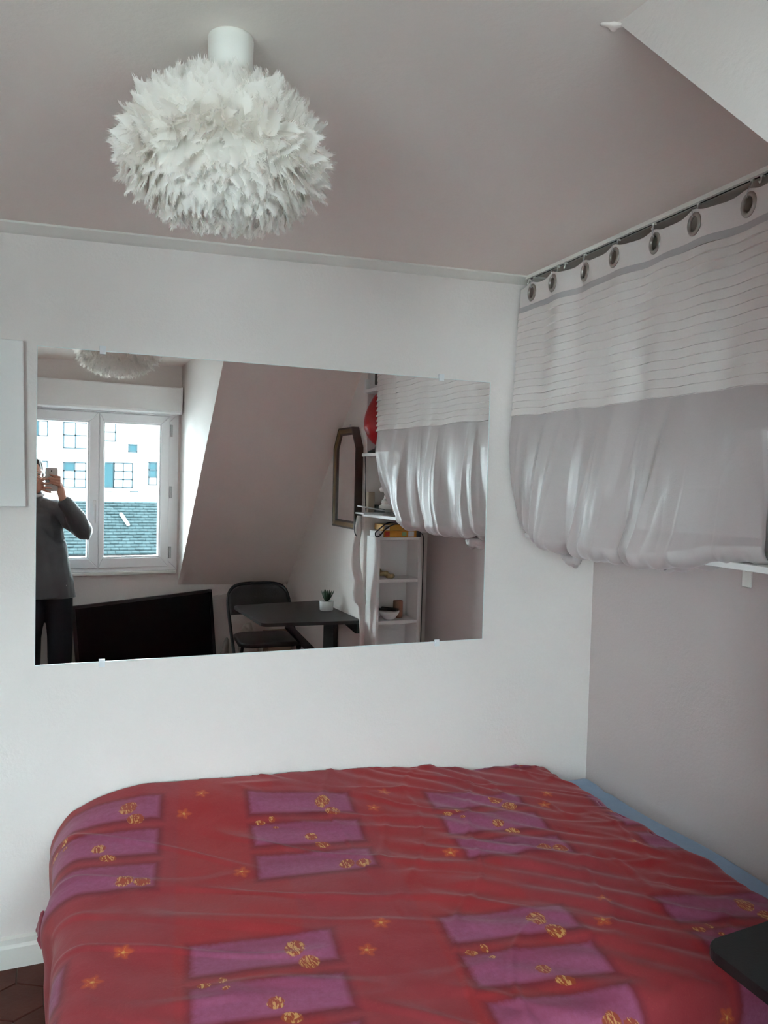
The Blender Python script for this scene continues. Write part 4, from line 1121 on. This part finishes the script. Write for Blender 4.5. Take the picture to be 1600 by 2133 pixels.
def person():
    bm = bmesh.new()
    hips = Vector((-.03, -2.745, .86)); chest = Vector((-.085, -2.75, 1.15)); neck = Vector((-.11, -2.755, 1.33)); head = Vector((-.122, -2.735, 1.468))
    # trunk
    add_ell(bm, hips, (.115, .080, .10)); add_ell(bm, hips.lerp(chest, .45), (.120, .085, .15)); add_ell(bm, chest, (.135, .090, .15))
    shR = Vector((.055, -2.76, 1.262)); shL = Vector((-.245, -2.75, 1.262))
    add_capsule(bm, shL, shR, .055, .055); add_capsule(bm, Vector((-.10, -2.76, 1.25)), head-Vector((0, .008, .05)), .055, .052)
    # head
    Rz = Matrix.Rotation(-.30, 3, 'Z')          # turned a little towards the phone
    def hd(x, y, z): return head + Rz @ Vector((x, y, z))
    add_ell(bm, hd(0, -.012, .022), (.072, .090, .088), Rz); add_ell(bm, hd(0, .028, -.035), (.056, .055, .062), Rz); add_ell(bm, hd(0, .052, -.074), (.026, .020, .020), Rz)
    add_capsule(bm, hd(0, .074, .014), hd(0, .097, -.018), .0075, .0105, 10)   # nose
    for s in (-1, 1):
        add_ell(bm, hd(s*.014, .088, -.024), (.008, .009, .007), Rz, 10)
        add_ell(bm, hd(s*.074, -.012, -.002), (.009, .020, .031), Rz, 14)   # ear
        add_ell(bm, hd(s*.036, .062, -.020), (.022, .020, .018), Rz, 14)    # cheek
        add_capsule(bm, hd(s*.014, .079, .026), hd(s*.048, .066, .026), .007, .006, 8)  # brow
    add_capsule(bm, hd(-.018, .076, -.052), hd(.018, .076, -.052), .0065, .0065, 8); add_capsule(bm, hd(-.014, .075, -.064), hd(.014, .075, -.064), .007, .007, 8)
    # arms
    elR = Vector((.185, -2.705, 1.135)); wrR = Vector((.062, -2.620, 1.335))
    elL = Vector((-.315, -2.70, 1.10)); wrL = Vector((-.125, -2.620, 1.345))
    for sh, el, wr in ((shR, elR, wrR), (shL, elL, wrL)):
        add_capsule(bm, sh, el, .046, .038); add_capsule(bm, el, el.lerp(wr, .35), .038, .037); add_capsule(bm, el.lerp(wr, .35), wr, .037, .024)
    # hands: phone local frame -> world
    def PW(x, y, z): return CAMPOS + FR @ Vector((x-LXo, y-LYo, z))
    fr = .0072
    # right-hand side of the phone (world +x): palm beside the lower half, fingers across the back
    pR = PW(.050, -.040, .020)
    add_capsule(bm, wrR, PW(.058, -.060, .018), .023, .024); add_capsule(bm, PW(.060, -.066, .016), PW(.048, -.020, .016), .022, .017)
    for k, (y0, l) in enumerate(((.018, .052), (.000, .056), (-.018, .052), (-.034, .042))):
        a = PW(.050, y0-.012, .012); b = PW(.044, y0-.002, -.004-.001*k); c_ = PW(.046-l*.75, y0+.006, -.0045); d = PW(.046-l*1.15, y0+.012, -.0038)
        add_capsule(bm, a, b, fr*1.15, fr*1.1, 10); add_capsule(bm, b, c_, fr*1.05, fr*.95, 10); add_capsule(bm, c_, d, fr*.95, fr*.8, 10)
    add_capsule(bm, PW(.055, -.035, .022), PW(.044, -.005, .026), .011, .0095, 10); add_capsule(bm, PW(.044, -.005, .026), PW(.028, .008, .021), .0095, .008, 10)
    # left hand: palm below-left, fingers spread under the phone
    add_capsule(bm, wrL, PW(-.072, -.045, .022), .023, .022); add_capsule(bm, PW(-.080, -.060, .020), PW(-.062, -.020, .020), .021, .016)
    for k, (y0, dy) in enumerate(((-.004, .014), (-.022, .000), (-.040, -.012), (-.056, -.022))):
        a = PW(-.062, y0, .016); b = PW(-.050, y0+dy*.3, -.001); c_ = PW(-.030, y0+dy*.7, -.0045); d = PW(-.008, y0+dy*.9, -.0040)
        add_capsule(bm, a, b, fr*1.15, fr*1.1, 10); add_capsule(bm, b, c_, fr*1.05, fr*.95, 10); add_capsule(bm, c_, d, fr*.95, fr*.8, 10)
    add_capsule(bm, PW(-.066, -.030, .024), PW(-.046, .000, .027), .011, .0095, 10); add_capsule(bm, PW(-.046, .000, .027), PW(-.030, .014, .021), .0095, .008, 10)
    # legs and feet
    for s, fx in ((-1, -.125), (1, .055)):
        hp = hips + Vector((s*.060, 0, -.06)); kn = Vector((fx, -2.735, .48)); an = Vector((fx, -2.765, .085))
        add_capsule(bm, hp, kn, .068, .052); add_capsule(bm, kn, kn.lerp(an, .3), .052, .052); add_capsule(bm, kn.lerp(an, .3), an, .052, .034)
        add_capsule(bm, an+Vector((0, -.02, -.05)), an+Vector((s*.02, .13, -.057)), .033, .024)
    body = blob('person', bm, SKIN, voxel=.0042, it=3, fac=.5, label='person with dark hair in a grey jacket and dark trousers photographing with a phone', cat='person')
    # jacket
    bm = bmesh.new()
    add_capsule(bm, (-.025, -2.745, .72), (-.085, -2.75, 1.16), .158, .140)
    vs0 = bm.verts[:]
    for v in vs0: v.co.y = -2.748 + (v.co.y+2.748)*.70
    add_capsule(bm, shL, shR, .064, .064); add_capsule(bm, (-.155, -2.76, 1.285), (-.045, -2.76, 1.285), .052, .052)
    add_capsule(bm, (-.10, -2.758, 1.28), (-.105, -2.752, 1.345), .060, .056)
    for sh, el, wr in ((shR, elR, wrR), (shL, elL, wrL)):
        cf = el.lerp(wr, .86)
        add_capsule(bm, sh, el, .062, .058); add_capsule(bm, el, el.lerp(wr, .4), .058, .054); add_capsule(bm, el.lerp(wr, .4), cf, .054, .037)
    for q in (-1, 1): add_capsule(bm, (-.028+q*.066, -2.745, .68), (-.055+q*.060, -2.748, 1.02), .104, .088)
    jk = blob('jacket', bm, JACKET, voxel=.007, it=4)
    jk.data.update(); nrm = [v.normal.copy() for v in jk.data.vertices]
    for v, n in zip(jk.data.vertices, nrm):
        p = v.co; q = Vector((p.x*6+p.z*3.5, p.y*5, p.z*2.6-p.x*2))
        f = 1-abs(noise.noise(q*1.5))*2.4; g = 1-abs(noise.noise(Vector((p.x*11-p.z*5, p.y*9, p.z*6+4))))*2.4
        v.co += n*(.0075*max(-.3, f) + .004*max(-.2, g))
    # cut hem flat: drop anything under the hem to the hem line
    for v in jk.data.vertices:
        hem = .725
        if v.co.z < hem: v.co.z = hem + (v.co.z-hem)*.05; 
    jk.parent = body
    bm = bmesh.new()
    loop = [(-.105+.060*math.cos(k*PI/8), -2.752+.056*math.sin(k*PI/8), 1.358-.012*math.sin(k*PI/8)) for k in range(16)]
    add_tube(bm, loop, .011, 8, closed=True); o = bm_obj('collar', bm, mat('pale_collar', (.55, .56, .58), .4, nscale=30, namt=.3), body, smooth=True)
    tube('zip', [(-.100, -2.694, 1.342), (-.096, -2.672, 1.28), (-.090, -2.650, 1.18)], .004, RAILM, body, 6)
    lathe('snap_button', [(0, 0), (.007, 0), (.006, .003), (0, .004)], (0, 0, 0), PAPER, body, 12, M=Matrix.Translation((.085, -2.665, .80)) @ Matrix.Rotation(-PI/2, 4, 'X'))
    # trousers
    bm = bmesh.new()
    add_ell(bm, hips+Vector((0, 0, -.05)), (.135, .092, .11))
    for s, fx in ((-1, -.125), (1, .055)):
        hp = hips + Vector((s*.070, 0, -.06)); kn = Vector((fx, -2.735, .48)); an = Vector((fx, -2.765, .085))
        add_capsule(bm, hp, kn, .088, .075); add_capsule(bm, kn, an+Vector((0, 0, .02)), .075, .066)
    tr = blob('trousers', bm, TROUS, voxel=.008, it=4)
    for v in tr.data.vertices:
        if v.co.z < .045: v.co.z = .045
    tr.parent = body
    for s, fx in ((-1, -.125), (1, .055)):
        bm = bmesh.new(); add_capsule(bm, (fx, -2.80, .045), (fx+s*.02, -2.635, .036), .044, .038)
        o = blob('shoe', bm, BLKM, voxel=.005, it=2)
        for v in o.data.vertices: v.co.z = max(v.co.z, .001)
        o.parent = body
    # hair: cap with locks
    bm = bmesh.new()
    add_ell(bm, hd(0, -.026, .040), (.081, .092, .086), Rz)
    for k in range(40):
        a = rr.uniform(.15, 2*PI-.15)+PI/2; r0 = Vector((math.cos(a)*.072, math.sin(a)*.082-.026, 0)); z1 = rr.uniform(-.06, -.015) if math.sin(a) < .35 else .045
        add_capsule(bm, hd(r0.x*.8, r0.y*.8, .09), hd(r0.x*1.06, r0.y*1.04, z1), .014, .010, 8)
    hr = blob('hair', bm, HAIR, voxel=.005, it=2)
    hr.parent = body
    # eyes and glasses
    for s in (-1, 1):
        bm = bmesh.new(); add_ell(bm, hd(s*.031, .0655, .009), (.0115, .0095, .0062), Rz, 16); bm_obj('eye', bm, mat('eye_white', (.42, .38, .35), .3), body, smooth=True)
        bm = bmesh.new(); add_ell(bm, hd(s*.030, .0735, .009), (.0042, .0025, .0045), Rz, 12); bm_obj('iris', bm, HOLE, body, smooth=True)
    bm = bmesh.new(); add_capsule(bm, hd(-.020, .084, -.058), hd(.020, .084, -.058), .0035, .0035, 8); bm_obj('lips', bm, mat('lips', (.42, .14, .11), .45), body, smooth=True)
    bm = bmesh.new()
    for s in (-1, 1):
        add_tube(bm, [hd(s*.032+.023*math.cos(k*PI/8), .092-.004*abs(math.cos(k*PI/8)), .008+.018*math.sin(k*PI/8)) for k in range(16)], .0016, 6, closed=True)
        add_tube(bm, [hd(s*.055, .088, .012), hd(s*.078, .03, .012), hd(s*.080, -.02, .008)], .0016, 6)
    add_tube(bm, [hd(-.009, .093, .012), hd(.009, .093, .012)], .0016, 6)
    bm_obj('glasses', bm, RAILM, body, smooth=True)
    return body
person()
